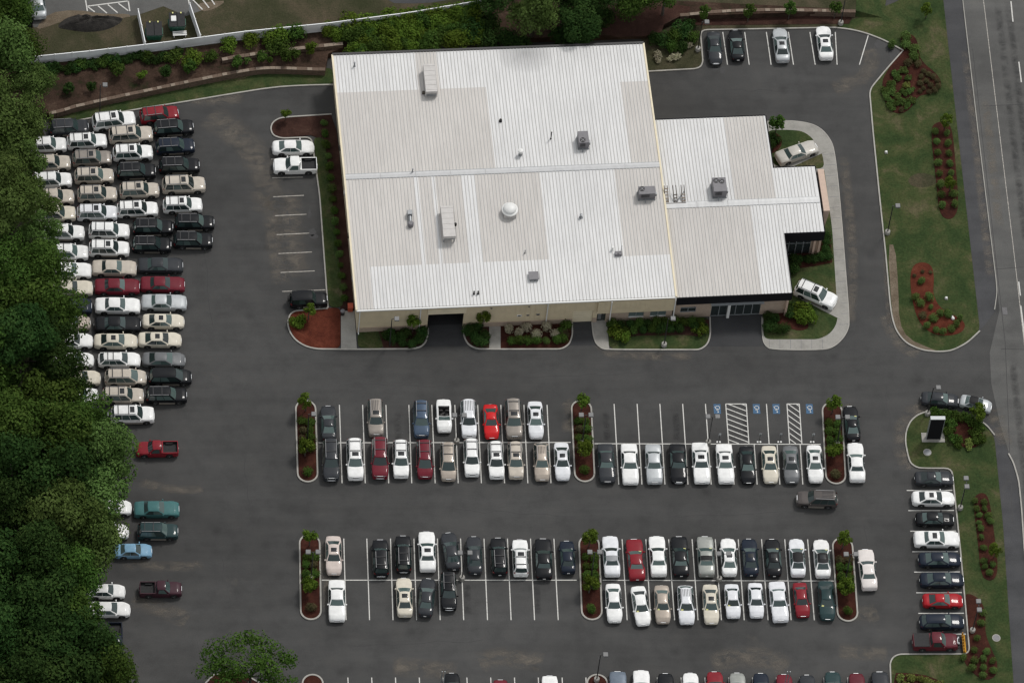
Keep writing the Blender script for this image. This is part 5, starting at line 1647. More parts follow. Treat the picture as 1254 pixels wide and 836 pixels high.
CW = {'white': 'white', 'pearl': 'pearl white', 'cream': 'cream', 'beige': 'beige', 'tan': 'tan', 'taupe': 'grey brown', 'pink': 'pale pinkish beige', 'silver': 'silver', 'sage': 'grey green', 'grey': 'grey', 'charcoal': 'charcoal',
      'black': 'black', 'navy': 'navy', 'blue': 'steel blue', 'bluegrey': 'blue grey', 'maroon': 'maroon', 'burgundy': 'burgundy', 'red': 'red', 'brightred': 'bright red', 'teal': 'teal', 'green': 'dark green', 'skyblue': 'sky blue',
      'plum': 'plum', 'graphite': 'dark grey', 'champagne': 'silver beige', 'blush': 'off white', 'crimson': 'crimson red'}
TW = {'sedan': 'sedan', 'coupe': 'coupe', 'suv': 'SUV', 'minivan': 'minivan', 'station_wagon': 'wagon', 'convertible': 'convertible', 'pickup_truck': 'pickup'}
PLACE = {'UT': 'in the row facing the building', 'UB': 'in the second row from the building', 'UR': 'in the row behind the blue bays', 'UE': 'beside the island near the blue bays', 'AISLE': 'driving along the aisle',
         'LT': 'in the third row from the building', 'LB': 'in the half empty row', 'RT': 'in the last block, upper row', 'RE': 'parked outside the end island', 'RB': 'in the last block, lower row',
         'EC': 'in the column along the lawn', 'GATE': 'waiting by the black sign at the entrance', 'SHOW': 'on a concrete display pad', 'NL': 'in the bays behind the building', 'WL': 'in the bays along the side wall',
         'WV': 'parked by the wood', 'W4': 'in the column farthest from the wood', 'W3': 'in the short third column from the wood', 'W2': 'in the second column from the wood', 'W1': 'in the column under the trees', 'FRONT': 'in the row nearest the viewer'}
GROUP = {'UT': 'cars in the block nearest the building', 'UB': 'cars in the block nearest the building', 'UR': 'cars in the block nearest the building', 'UE': 'cars outside the end islands', 'RE': 'cars outside the end islands',
         'LT': 'cars in the last block', 'LB': 'cars in the last block', 'RT': 'cars in the last block', 'RB': 'cars in the last block', 'EC': 'cars in the column along the lawn', 'GATE': 'cars at the entrance',
         'SHOW': 'display cars by the showroom', 'NL': 'cars behind the building', 'WL': 'cars along the side wall', 'WV': 'cars by the wood', 'W4': 'stock cars beside the wood', 'W3': 'stock cars beside the wood',
         'W2': 'stock cars beside the wood', 'W1': 'stock cars beside the wood', 'FRONT': 'cars in the row nearest the viewer', 'AISLE': 'cars driving'}
ORD = ['first', 'second', 'third', 'fourth', 'fifth', 'sixth', 'seventh', 'eighth', 'ninth', 'tenth', 'eleventh', 'twelfth', 'thirteenth', 'fourteenth', 'fifteenth', 'sixteenth', 'seventeenth', 'eighteenth']
VERT = {'EC', 'WL', 'WV', 'W4', 'W3', 'W2', 'W1'}


def look(c, full=True):
    _, key, colr, u, v, yaw, o = c
    t = TW[NICE[key]]
    s = CW[colr]
    if key == 'suv_large': s = 'large ' + s
    if key == 'sedan_small': s = 'small ' + s
    if not full: return s + ' ' + t
    if 'b' in o: return s + ' ' + t + ' with black roof'
    if 'h' in o: return s + ' ' + t + ' with half black top'
    if 'g' in o: return s + ' ' + t + ' with half grey top'
    if 'p' in o: return s + ' ' + t + ' with yellow snow plow'
    if 'x' in o: return s + ' ' + t + ' with rear spare wheel'
    if key == 'convertible': return 'open topped ' + s + ' ' + t
    if 'k' in o: return s + ' ' + t + ' with slatted rack'
    if 's' in o: return s + ' ' + t + ' with sunroof'
    return s + ' ' + t


def car_labels():
    out = [None] * len(CARS)
    rows = {}
    for i, c in enumerate(CARS): rows.setdefault(c[0], []).append(i)
    base = {}
    for i, c in enumerate(CARS): base.setdefault(look(c) + ' ' + PLACE[c[0]], []).append(i)
    used = set()
    for r, ids in rows.items():
        vert = r in VERT
        ids.sort(key=lambda i: CARS[i][4 if vert else 3])
        for n, i in enumerate(ids):
            c = CARS[i]
            simple = look(c) + ' ' + PLACE[r]
            shorter = look(c, False)
            same_short = [j for j in ids if look(CARS[j], False) == shorter]
            if len(base[simple]) == 1 and (look(c) != shorter or len(same_short) == 1):
                lab = simple
            else:
                lim = 34 if vert else 42
                a = CARS[ids[n - 1]] if n > 0 else None
                b = CARS[ids[n + 1]] if n + 1 < len(ids) else None
                d = 4 if vert else 3
                near = lambda q: q is not None and abs(q[d] - c[d]) < lim
                if near(a) and near(b):
                    la, lb = look(a, False), look(b, False)
                    lab = f"{shorter} between a {la} and a {lb}" if la != lb else f"{shorter} between two {la}s"
                    lab += ' ' + {'W4': 'farthest from the wood', 'W3': 'in the third column', 'W2': 'in the second column', 'W1': 'under the trees'}.get(r, PLACE[r])
                else:
                    lab = simple
                if lab in used or len(lab.split()) > 16 or (lab == simple and len(base[simple]) > 1):
                    k = n
                    word = ('topmost' if n == 0 else ORD[n] + ' down') if vert else (ORD[n] + ' from the left')
                    lab = f"{shorter}, {word} {PLACE[r]}"
            used.add(lab)
            out[i] = lab
    return out


CAR_OBJS = []
_labels = car_labels()
for _c, _lab in zip(CARS, _labels):
    r, key, colr, u, v, yaw, o = _c
    T = TYPES[key]
    zc = T['H'] * .42 if abs(math.sin(rad(yaw))) > .7 else T['H'] * .50
    p = gp(u, v, zc)
    ob = add_car(key, colr, (p.x, p.y, 0.005), yaw, o)
    tag(ob, _lab, TW[NICE[key]] if NICE[key] != 'suv' else 'SUV', GROUP[r])
    if r == 'GATE': ob.scale = (.86, .95, .97) if 'b' in o else (1, 1, 1)
    CAR_OBJS.append(ob)
# ------------------------------------------------------------------ plants
def leaf_cloud(seed, R, H, lobes, n, leaf, flat=1.0, low=-.55, spread=1.0, lobe_r=(.26, .44), jitter=.35, fill=.12, tint_bias=0.0):
    """one crown: leaves on the outside of many overlapping lobes, none of them regular"""
    rn = random.Random(seed)
    C = []
    while len(C) < lobes:
        p = Vector((rn.uniform(-1, 1), rn.uniform(-1, 1), rn.uniform(low, 1)))
        if p.length > 1 or p.length < .25: continue
        C.append((Vector((p.x * R * .74 * spread, p.y * R * .74 * spread, p.z * H * .70)), rn.uniform(*lobe_r) * R, rn.random()))
    vs, fs, tint = [], [], []
    w = [c[1] ** 2 for c in C]
    for k in range(n):
        c, r, lt = rn.choices(C, w)[0]
        d = Vector((rn.gauss(0, 1), rn.gauss(0, 1), rn.gauss(.25, 1))).normalized()
        rr = r * (rn.uniform(.78, 1.12) if rn.random() > fill else rn.uniform(.2, .8))
        p = c + Vector((d.x * rr, d.y * rr, d.z * rr * flat))
        nn = (d + Vector((rn.uniform(-1, 1), rn.uniform(-1, 1), rn.uniform(-.4, 1.2))) * .75).normalized()
        a = nn.orthogonal().normalized(); a = (Matrix.Rotation(rn.uniform(0, 6.28), 3, nn) @ a); b = nn.cross(a)
        s = leaf * rn.uniform(.6, 1.3)
        i = len(vs)
        vs += [p - a * s * .62, p + b * s * .36 + nn * s * .1, p + a * s * .62, p - b * s * .36 + nn * s * .1]
        fs.append((i, i + 1, i + 2, i + 3))
        t = min(1, max(0, .30 * lt + .45 * rn.random() + .14 + tint_bias))
        tint += [t] * 4
    return vs, fs, tint


def leaf_mesh(name, data, mat):
    vs, fs, tint = data
    me = bpy.data.meshes.new(name)
    me.from_pydata([tuple(v) for v in vs], [], fs)
    me.materials.append(mat)
    at = me.attributes.new('tint', 'FLOAT', 'POINT')
    at.data.foreach_set('value', tint)
    me.update()
    return me


def trunk_mesh(seed, h, r, R, mat, n=6):
    rn = random.Random(seed)
    b = MB()
    p = Vector((0, 0, -.1)); q = Vector((rn.uniform(-.2, .2), rn.uniform(-.2, .2), h * .55)); t = Vector((rn.uniform(-.4, .4), rn.uniform(-.4, .4), h))
    b.cyl(p, q, r, r * .72, mat, 9); b.cyl(q, t, r * .72, r * .25, mat, 8)
    for k in range(n):
        a = k * 6.28 / n + rn.uniform(-.4, .4)
        z = h * rn.uniform(.35, .8)
        s = p.lerp(q, z / (h * .55)) if z < h * .55 else q.lerp(t, (z - h * .55) / (h * .45))
        e = Vector((math.cos(a) * R * rn.uniform(.45, .75), math.sin(a) * R * rn.uniform(.45, .75), z + R * rn.uniform(.2, .55)))
        m = s.lerp(e, .5) + Vector((0, 0, R * .06))
        b.cyl(s, m, r * .36, r * .24, mat, 6); b.cyl(m, e, r * .24, r * .08, mat, 6)
    o = b.build('trunk', link=False, smooth=50)
    return o


# big trees of the wood: four crowns in three leaf colours
BIG = []
for i, (lob, n, leaf) in enumerate(((24, 8000, .27), (18, 7600, .28), (30, 8600, .26), (20, 3800, .28))):
    BIG.append(leaf_cloud(20 + i, 1.0 * 4.0, 4.2, lob, n, leaf, .85, -.5, 1.0, (.24, .42) if i != 3 else (.17, .28), fill=.10))
BIGM = {}
for c in ('leaf', 'leaf_dark', 'leaf_olive', 'leaf_bright'):
    BIGM[c] = [leaf_mesh('crown', d, M[c]) for d in BIG]
TRK = [trunk_mesh(50 + i, 6.5, .26, 3.2, M['bark']) for i in range(3)]
rt_ = random.Random(11)


def tree(u, v, R, h, kind, leafc, label, group=None, name='broadleaf_tree', ctr=None):
    """crown centre seen at (u, v), h above the ground"""
    p = gp(u, v, h)
    t = tag(empty(name, (p.x, p.y, 0)), label, 'tree', group)
    s = R / 4.0
    c = bpy.data.objects.new('crown', BIGM[leafc][kind]); COL.objects.link(c); c.parent = t
    c.location = (0, 0, h); c.scale = (s * rt_.uniform(.92, 1.08), s * rt_.uniform(.92, 1.08), s * rt_.uniform(.9, 1.15)); c.rotation_euler = (0, 0, rt_.uniform(0, 6.28))
    k = TRK[rt_.randrange(3)].copy(); k.name = 'trunk'; COL.objects.link(k); k.parent = t
    k.scale = (s, s, (h + R * .3) / 6.5)
    return t


WG = 'trees of the wood along the lot'
edge = [
    (14, 12, 3.2, 7, 0, 'leaf', 'green tree at the wood end nearest the dark shed'),
    (24, 62, 3.2, 7.5, 2, 'leaf', 'green tree at the west end of the white fence'),
    (38, 108, 3.2, 7.5, 1, 'leaf_olive', 'olive tree beside the west end of the stone wall'),
    (22, 148, 3.8, 8.5, 0, 'leaf_olive', 'olive tree next to the charcoal SUV by the stone wall'),
    (20, 198, 4.0, 8.5, 3, 'leaf_olive', 'sparse olive tree over the upper white SUVs'),
    (36, 248, 3.8, 8.0, 3, 'leaf_olive', 'sparse olive tree over the beige SUVs under the wood'),
    (44, 290, 3.6, 7.5, 3, 'leaf_brown' if False else 'leaf_olive', 'thin olive tree over two white SUVs, wood edge'),
    (48, 332, 4.0, 9, 2, 'leaf', 'green tree beside the white sedan in the under tree column'),
    (62, 376, 3.9, 9, 0, 'leaf', 'green tree covering the tail of the navy sedan'),
    (60, 425, 4.1, 9, 1, 'leaf_dark', 'dark tree beside the white sedans under the trees'),
    (82, 460, 3.6, 9, 2, 'leaf_dark', 'dark tree beside the cream sedan at the wood edge'),
    (96, 512, 4.2, 10, 0, 'leaf', 'big green tree covering the black sedan, end of stock rows'),
    (128, 556, 4.2, 9, 2, 'leaf_olive', 'olive tree nearest the red pickup'),
    (118, 606, 4.4, 9.5, 1, 'leaf_olive', 'wide olive tree nearest the teal sedan'),
    (108, 655, 4.1, 9, 0, 'leaf_olive', 'olive tree nearest the sky blue sedan'),
    (84, 700, 4.0, 9, 2, 'leaf', 'green tree south of the sky blue sedan'),
    (86, 752, 4.2, 9, 1, 'leaf', 'green tree over the two white sedans at the wood edge'),
    (104, 797, 4.2, 9.5, 0, 'leaf_dark', 'dark tree beside the navy pickup'),
    (133, 826, 3.8, 8, 2, 'leaf', 'low green tree south of the navy pickup'),
]
for u, v, R, h, k, c, lab in edge: tree(u + (3 if v > 540 else -6 if v > 400 else 0), v, R * (1.10 if v > 320 else 1.04), h, k, c, lab, WG)
KW = {'leaf': 'green', 'leaf_dark': 'dark green', 'leaf_olive': 'olive green'}
rw_ = random.Random(5)
for v in range(-10, 900, 50):
    xe = interp([(e[1], e[0]) for e in edge], v) - 42
    u = xe + rw_.uniform(-6, 6)
    while u > -50:
        c = ('leaf_olive' if 40 < v < 310 or 540 < v < 680 else 'leaf') if rw_.random() < (.85 if v < 310 else .55 if v < 690 else 0) else ('leaf' if v < 310 else 'leaf_dark')
        tree(u, v + rw_.uniform(-12, 12) - (20 if u < 30 else 0), rw_.uniform(4.2, 5.8), rw_.uniform(8.5, 13), rw_.randrange(3), c, f'{KW[c]} broadleaf tree deep in the wood, away from the cars', WG + ', ' + KW[c])
        u -= rw_.uniform(56, 72)

# the tree in the south island: wide, open crown with visible limbs
d = leaf_cloud(91, 6.3, 3.2, 46, 6400, .28, .6, -.35, 1.12, (.12, .22), fill=.15)
p = gp(307, 826, 5.0)
t = tag(empty('broadleaf_tree', (p.x, p.y, 0)), 'wide open crowned tree standing alone in the southern lot island', 'tree')
c = bpy.data.objects.new('crown', leaf_mesh('crown', d, M['leaf_island'])); COL.objects.link(c); c.parent = t; c.location = (0, 0, 5.2); c.scale = (1.1, .95, 1)
k = trunk_mesh(92, 6.2, .24, 5.2, M['galv'] if False else M['bark'], 9); COL.objects.link(k); k.name = 'trunk'; k.parent = t
pts_ = [gp(u, v) for u, v in ((252, 836), (262, 826), (280, 822), (300, 826), (318, 836), (330, 900), (250, 900))]
b = MB(); b.prism([Vector((q.x, q.y)) for q in pts_], 0, .09, M['mulch']); structure(b.build('mulch_bed')); kerb([(q.x, q.y) for q in pts_], True, .18, .15)

# the pale drooping tree behind the building and its dark neighbours
d = leaf_cloud(95, 4.4, 5.0, 46, 6500, .28, 1.6, -.8, .9, (.13, .22), fill=.12)
p = gp(655, 12, 6.5)
t = tag(empty('drooping_tree', (p.x, p.y, BZ)), 'pale drooping tree behind the north side of the building', 'tree')
c = bpy.data.objects.new('crown', leaf_mesh('crown', d, M['leaf_olive'])); COL.objects.link(c); c.parent = t; c.location = (0, 0, 5.5)
k = trunk_mesh(96, 7, .3, 3, M['bark']); COL.objects.link(k); k.name = 'trunk'; k.parent = t
for i, (u, v, R, c_, lab) in enumerate(((604, -6, 3.0, 'leaf_dark', 'dark tree beside the east end of the white fence'), (705, 28, 3.6, 'leaf_dark', 'dark tree east of the drooping tree'), (735, -6, 3.4, 'leaf_dark', 'dark tree on the brown mulch north of the building'),
                                        (775, -10, 3.6, 'leaf', 'green tree north of the mulch slope'), (815, -8, 3.2, 'leaf', 'green tree above the west end of the tan stone wall'), (690, -14, 4, 'leaf_dark', 'dark tree behind the drooping tree'))):
    tree(u, v, R, 5.5, i % 3, c_, lab, 'trees north of the building')

# ---- shrubs
SH = {}
def shrub_mesh(kind, matn, i):
    key = (kind, matn, i)
    if key not in SH:
        if kind == 'ball': d = leaf_cloud(200 + i, .62, .60, 9, 560, .12, .92, -.2, .55, (.52, .68), fill=.05)
        elif kind == 'spread': d = leaf_cloud(230 + i, .85, .5, 14, 520, .17, .75, -.2, 1.0, (.24, .40), fill=.12)
        elif kind == 'bush': d = leaf_cloud(260 + i, 1.5, 1.3, 22, 1100, .22, .9, -.3, 1.0, (.22, .40), fill=.1)
        else: d = leaf_cloud(290 + i, 1.0, 1.25, 20, 900, .19, 1.0, -.6, .9, (.20, .36), fill=.14)
        SH[key] = leaf_mesh(kind, d, M[matn])
    return SH[key]
rs = random.Random(3)
def shrub(x, y, z, kind, matn, label, group, sc=1.0, name='shrub'):
    o = bpy.data.objects.new(name, shrub_mesh(kind, matn, rs.randrange(3)))
    COL.objects.link(o)
    hz = {'ball': .34, 'spread': .24, 'bush': .75, 'tree': 1.0}[kind]
    o.location = (x, y, z + hz * sc); o.rotation_euler = (0, 0, rs.uniform(0, 6.28))
    s = sc * rs.uniform(.86, 1.14); o.scale = (s, s * rs.uniform(.9, 1.1), sc * rs.uniform(.85, 1.1))
    return tag(o, label, 'shrub', group)
def shrubs(pxs, kind, matn, label, group, sc=1.0, z=.1, zp=.4):
    sc *= 1.18
    for q in pxs:
        p = gp(q[0], q[1], zp + z)
        shrub(p.x, p.y, z, kind, q[3] if len(q) > 3 else matn, label, group, sc * (q[2] if len(q) > 2 else 1))
def small_tree(x, y, z, h, R, matn, label, group):
    t = tag(empty('young_tree', (x, y, z)), label, 'tree', group)
    c = bpy.data.objects.new('crown', shrub_mesh('tree', matn, rs.randrange(3))); COL.objects.link(c); c.parent = t
    c.location = (0, 0, h); c.scale = (R, R, R * 1.1); c.rotation_euler = (0, 0, rs.uniform(0, 6.28))
    k = TRK[0].copy(); k.name = 'trunk'; COL.objects.link(k); k.parent = t; k.scale = (R * .27, R * .27, h / 6.0)
    return t
iname = {'UL': 'island at the west end of the first block', 'UM': 'middle island of the first block', 'UR': 'island beside the blue bays', 'LL': 'island at the west end of the last block', 'LM': 'middle island of the last block', 'LR': 'island at the east end of the last block'}
for key, (a, c) in ISL.items():
    if key not in iname: continue
    ax = c - a; n = Vector((-ax.y, ax.x)).normalized()
    at = lambda t, s: a + ax * t + n * s
    q = at(.13, -.05); small_tree(q.x, q.y, .08, 2.3, 1.12, 'leaf_bright', 'young tree, building end of the ' + iname[key], 'young trees in the islands')
    q = at(.68, -.25); small_tree(q.x, q.y, .08, 1.8, 1.25, 'leaf_bright', 'young tree halfway down the ' + iname[key], 'young trees in the islands')
    for t_, s in ((.28, .5), (.28, -.5), (.38, .45), (.38, -.5), (.49, .5), (.49, -.5), (.60, .5), (.60, -.45), (.89, 0)):
        q = at(t_ + rs.uniform(-.012, .012), s)
        shrub(q.x, q.y, .08, 'ball', 'leaf' if rs.random() > .25 else 'leaf_brown', 'round green shrub in the ' + iname[key], 'shrubs in the ' + iname[key], 1.12)
# beds on the east lawn
B1 = [(1092.5, 55), (1110, 45, 1.1), (1110, 55), (1120, 61, 1.1), (1120, 70, 1.2), (1112, 77, 1, 'leaf_brown'), (1124, 78, .8, 'leaf_brown')]
shrubs(B1, 'ball', 'leaf_olive', 'light green shrub in the north corner of the kidney bed', 'shrubs in the kidney bed north corner')
shrubs([(1096, 90, 1.25), (1106, 86, 1.1), (1100, 95), (1112, 95), (1110, 104, 1, 'leaf_lime'), (1088, 103), (1095, 103), (1084, 110), (1092, 111), (1115, 110), (1106, 113), (1100, 118), (1090, 121), (1097, 125), (1092, 129), (1110, 128), (1116, 122), (1104, 124), (1086, 117)], 'spread', 'leaf_olive', 'bright spreading shrub massed in the kidney bed', 'shrubs massed in the kidney bed', .68)
shrubs([(1131, 86), (1137, 90), (1143, 93), (1148, 98), (1149, 105), (1145, 110), (1138, 112), (1128, 93), (1135, 98), (1127, 101), (1140, 103), (1131, 107), (1127, 111), (1104, 134)], 'ball', 'leaf_brown', 'small dull shrub in the kidney bed east lobe', 'small shrubs in the kidney bed', .62)
shrubs([(1145 + k * 1.35, 160 + k * 13, 1) for k in range(8)], 'ball', 'leaf_olive', 'round shrub in the west line of the long lawn bed', 'shrubs in the long lawn bed west line', .8)
shrubs([(1160 + k * 1.3, 163 + k * 12.3, 1) for k in range(8)], 'ball', 'leaf_olive', 'round shrub in the east line of the long lawn bed', 'shrubs in the long lawn bed east line', .8)
for u, v, lab in ((1158, 152, 'young tree at the north tip of the long lawn bed'), (1164, 228, 'young tree near the south end of the long lawn bed'), (1135, 16, 'young tree on the lawn north of the kidney bed')):
    p = gp(u, v, 1.2); small_tree(p.x, p.y, .1, 1.9, .95, 'leaf_bright', lab, 'young trees on the east lawn')
shrubs([(1128.5, 344), (1121, 363), (1138, 364, 1.2), (1127, 371, 1.1), (1140, 375, .7), (1130, 386, 1, 'leaf_brown'), (1143, 389, 1.1), (1152, 383), (1162, 384), (1135, 398), (1146, 403), (1155, 405), (1165, 402), (1172, 396), (1176, 389), (1160, 380, .8)], 'ball', 'leaf_olive', 'yellow green shrub in the boot shaped lawn bed', 'shrubs in the boot shaped lawn bed', .8)
shrubs([(1130, 331, .5), (1140, 332, .5), (1120, 336, .5)], 'ball', 'leaf_brown', 'tiny shrub at the north end of the boot shaped bed', 'tiny shrubs in the boot shaped bed', .8)
shrubs([(1144, 503), (1152, 504), (1160, 506), (1168, 508), (1174, 512, 1.1), (1164, 518), (1162, 527, 1.1), (1168, 537, 1.2), (1176, 541), (1185, 543, .9, 'leaf_lime'), (1195, 534, 1.2), (1199, 524, 1.2), (1194, 515, 1.3), (1186, 510, 1.2), (1202, 538), (1156, 512, 1.2)], 'spread', 'leaf', 'green shrub massed around the entrance sign bed', 'shrubs in the entrance bed', .86)
p = gp(1195, 508, 1.6); small_tree(p.x, p.y, .1, 2.2, 1.3, 'leaf_bright', 'young tree beside the silver car at the entrance', 'young trees on the east lawn')
shrubs([(1194, 612), (1206, 614), (1197, 622), (1206, 622), (1199, 630), (1210, 631, 1.1), (1199, 639), (1213, 637), (1201, 646, 1.1), (1202, 657, 1), (1204, 670, 1.1), (1205, 686), (1206, 693), (1212, 700, 1), (1216, 690)], 'ball', 'leaf_olive', 'round shrub in the narrow bed beside the footway', 'shrubs in the narrow bed', .66)
p = gp(1219, 676, 1.2); small_tree(p.x, p.y, .1, 1.7, 1.0, 'leaf_bright', 'young tree at the narrow bed beside the footway', 'young trees on the east lawn')
shrubs([(1204, 749), (1202, 762), (1197, 780), (1193, 795, 1.1), (1208, 797), (1180, 804), (1193, 808, 1.2), (1204, 806), (1216, 808), (1190, 817, 1.3), (1204, 816, 1.2), (1216, 820), (1204, 826, 1.1)], 'ball', 'leaf_olive', 'round shrub in the hourglass bed by the plow pickup', 'shrubs in the hourglass bed', .72)
shrubs([(1103, 829), (1116, 829), (1129, 829), (1138, 833), (1150, 838), (1110, 840), (1123, 841)], 'spread', 'leaf_lime', 'yellow leaved plant in the southeast lawn bed', 'yellow plants in the southeast bed', .75)
# along the building
shrubs([(397 + k * 1.55, 150 + k * 13.4, rs.uniform(.75, 1.15), 'leaf' if k % 3 else 'leaf_olive') for k in range(17)], 'ball', 'leaf', 'shrub in the single line along the west wall', 'shrubs along the west wall', .85)
p = gp(350, 142, 1); small_tree(p.x, p.y, .1, 1.5, .8, 'leaf_bright', 'tiny young tree at the northwest bed corner', 'young trees by the west bays')
p = gp(378, 386, 1); small_tree(p.x, p.y, .1, 2.0, .95, 'leaf_bright', 'young tree in the red mulch below the black SUV', 'young trees by the west bays')
shrubs([(361, 395, 1.2), (367, 393, 1.0)], 'spread', 'leaf_bright', 'bright low shrub in the southwest red mulch', 'low shrubs in the southwest mulch', 1.0)
shrubs([(473, 411, 1), (481, 416, 1.2), (490, 412, 1.2), (497, 409, 1.1), (493, 419, 1), (504, 421), (512, 417, 1.1), (518, 409, 1.2), (519, 401, .9), (478, 407)], 'ball', 'leaf_dark', 'dark shrub in the bed west of the service door', 'shrubs west of the service door', 1.0)
shrubs([(572, 405, 1.1), (578, 404, 1.1), (585, 401), (585, 417, 1.1), (592, 419, 1.1), (594, 411), (580, 412)], 'ball', 'leaf_dark', 'dark shrub in the small bed east of service door', 'shrubs east of the service door', 1.1)
for u, v, lab in ((506, 398, 'young tree against the wall west of the service door'), (592, 392, 'young tree against the wall east of the service door')):
    p = gp(u, v, 1.6); small_tree(p.x, p.y, .1, 2.4, 1.05, 'leaf_bright', lab, 'young trees on the south front')
shrubs([(624, 403), (645, 401, 1.15), (669, 401, 1.1), (636, 408), (657, 409, 1), (680, 409)], 'ball', 'bloom', 'cream flowering shrub in the bed under the south wall', 'flowering shrubs under the south wall', 1.0)
shrubs([(626, 417), (636, 417, 1.1), (646.5, 417, 1.1), (657, 417, 1), (669, 417, .9, 'leaf_olive'), (681, 416, 1.1), (690, 415, 1.1), (687, 406), (694, 399, 1.2), (691, 408, 1, 'leaf_brown')], 'ball', 'leaf', 'round green shrub in the bed under the south wall', 'green shrubs under the south wall', .95)
for r0, v0, us in ((0, 397.5, range(749, 868, 11)), (1, 405, range(754, 866, 11))):
    shrubs([(u, v0 - (u - 749) * .035, rs.uniform(.9, 1.15), 'leaf_dark' if rs.random() < .4 else 'leaf') for u in us if not (r0 == 1 and 838 < u < 850)], 'ball', 'leaf', 'round shrub in the two lines under the office windows', 'shrubs under the office windows', 1.0)
shrubs([(757, 409, 1.4), (763, 411, 1.2), (858, 404, 1.3)], 'spread', 'leaf_bright', 'larger light shrub at an end of the office bed', 'larger shrubs of the office bed', 1.0)
shrubs([(941, 387), (950, 391, 1.1), (966, 381, 1.1), (970, 374), (968, 385), (940, 401, 1.1), (947, 402, 1.2), (954, 403, 1.1), (961, 402, 1.1), (943, 396)], 'ball', 'leaf_dark', 'dark shrub in the corner bed beside display SUV', 'shrubs in the corner bed', 1.0)
shrubs([(979, 380, 1.3), (984, 385, 1.5), (990, 389, 1.4), (981, 388, 1.2)], 'spread', 'leaf_bright', 'bright grassy shrub massed in front of display SUV', 'grassy shrubs by the display pad', 1.1)
shrubs([(971, 316), (979, 317), (988, 318), (997, 317), (1006, 315), (1013, 314), (1011, 305), (1012, 297), (1013, 289), (974, 323), (972, 331, 1.1), (1012, 309)], 'ball', 'leaf_dark', 'clipped dark shrub at the glazed showroom corner', 'shrubs at the glazed corner', 1.05)
p = gp(951, 155, 1.5); small_tree(p.x, p.y, .1, 2.2, 1.2, 'leaf', 'small tree in the corner behind the display sedan', 'young trees on the south front')
shrubs([(946, 168), (952, 172), (945, 178)], 'ball', 'leaf_dark', 'low shrub behind the display sedan', 'shrubs behind the display sedan', 1.0)
# north bank and behind the building
for u, v, s_, m_ in ((84, 108, .8, 'leaf_dark'), (113, 105, .85, 'leaf_dark'), (143, 86, 1.05, 'leaf'), (174, 92, .9, 'leaf_bright'), (203, 86, .9, 'leaf_dark'), (232, 82, 1, 'leaf'), (290, 76, .9, 'leaf'), (303, 74, .55, 'leaf_olive'), (320, 70, .9, 'leaf'), (331, 71, .55, 'leaf'), (352, 68, 1.05, 'leaf'), (362, 66, .8, 'leaf'), (382, 62, 1.1, 'leaf_bright')):
    p = gp(u, v, BZ + .8)
    shrub(p.x, p.y, BZ, 'tree', m_, 'upright shrub in the line on the mulch bank below the fence', 'upright shrubs on the mulch bank', s_ * 1.02)
HG = 'bushes along the white fence'
for i in range(32):
    u = 225 + i * 11.6; v0 = 58 - (u - 225) * .14
    for dv in ((0, 12) if u < 400 else (-2, 9, 21, 32)):
        uu, vv = u + rs.uniform(-5, 5), v0 + dv + rs.uniform(-3, 3) + 4
        if uu < 425 and (dv > 0 and uu > 260 or rs.random() < .6) and rs.random() < .85: continue
        p = gp(uu, vv, BZ + .7)
        shrub(p.x, p.y, BZ, 'bush', 'leaf_bright' if rs.random() < .62 else 'leaf', 'bright green bush in the hedge below the white fence', HG, rs.uniform(.75, 1.1), 'bush')
for i in range(22):
    u = 52 + i * 8; v0 = 86 - (u - 52) * .125
    p = gp(u, v0 + rs.uniform(-2, 3), BZ + .3)
    shrub(p.x, p.y, BZ, 'spread', 'leaf_dark' if rs.random() < .6 else 'leaf', 'low dark bush at the foot of the white fence', HG + ', low', rs.uniform(.9, 1.5), 'bush')
for u, v, s_ in ((580, 40, 1.1), (598, 30, 1.1), (600, 52, 1.1), (620, 50, 1.1), (640, 56, 1), (690, 48, 1.1), (715, 42, 1.1), (720, 24, 1.1), (740, 22, 1)):
    p = gp(u, v, BZ + .7); shrub(p.x, p.y, BZ, 'bush', 'leaf_dark', 'dark bush against the north wall of the building', 'dark bushes north of the building', s_ * 1.1, 'bush')
for u, v, s_, m_ in ((812, 50, 1, 'leaf_dark'), (825, 46, 1.1, 'leaf'), (835, 38, 1.2, 'leaf_dark'), (822, 58, 1, 'leaf'), (836, 58, .9, 'leaf_dark'), (802, 48, .9, 'leaf_dark'), (848, 46, .8, 'leaf'), (760, 24, .6, 'leaf_dark'), (845, 30, .8, 'leaf_dark')):
    p = gp(u, v, .6); shrub(p.x, p.y, .1, 'bush', m_, 'green bush in the bed at the northeast building corner', 'bushes at the northeast corner', s_ * .8, 'bush')
shrubs([(840, 42), (841, 54), (804, 69), (825, 68), (839, 36)], 'spread', 'bloom', 'cream flowering shrub at the northeast building corner', 'flowering shrubs at the northeast corner', .8)
for u, v, lab in ((862, 20, 'young tree above the charcoal car in the north bays'), (917, 18, 'young tree above the black coupe in the north bays'), (967, 15, 'young tree above the silver sedan in the north bays'), (1023, 14, 'young tree above the white sedan in the north bays')):
    p = gp(u, v, 1.6); small_tree(p.x, p.y, .1, 2.3, 1.0, 'leaf', lab, 'young trees behind the north bays')
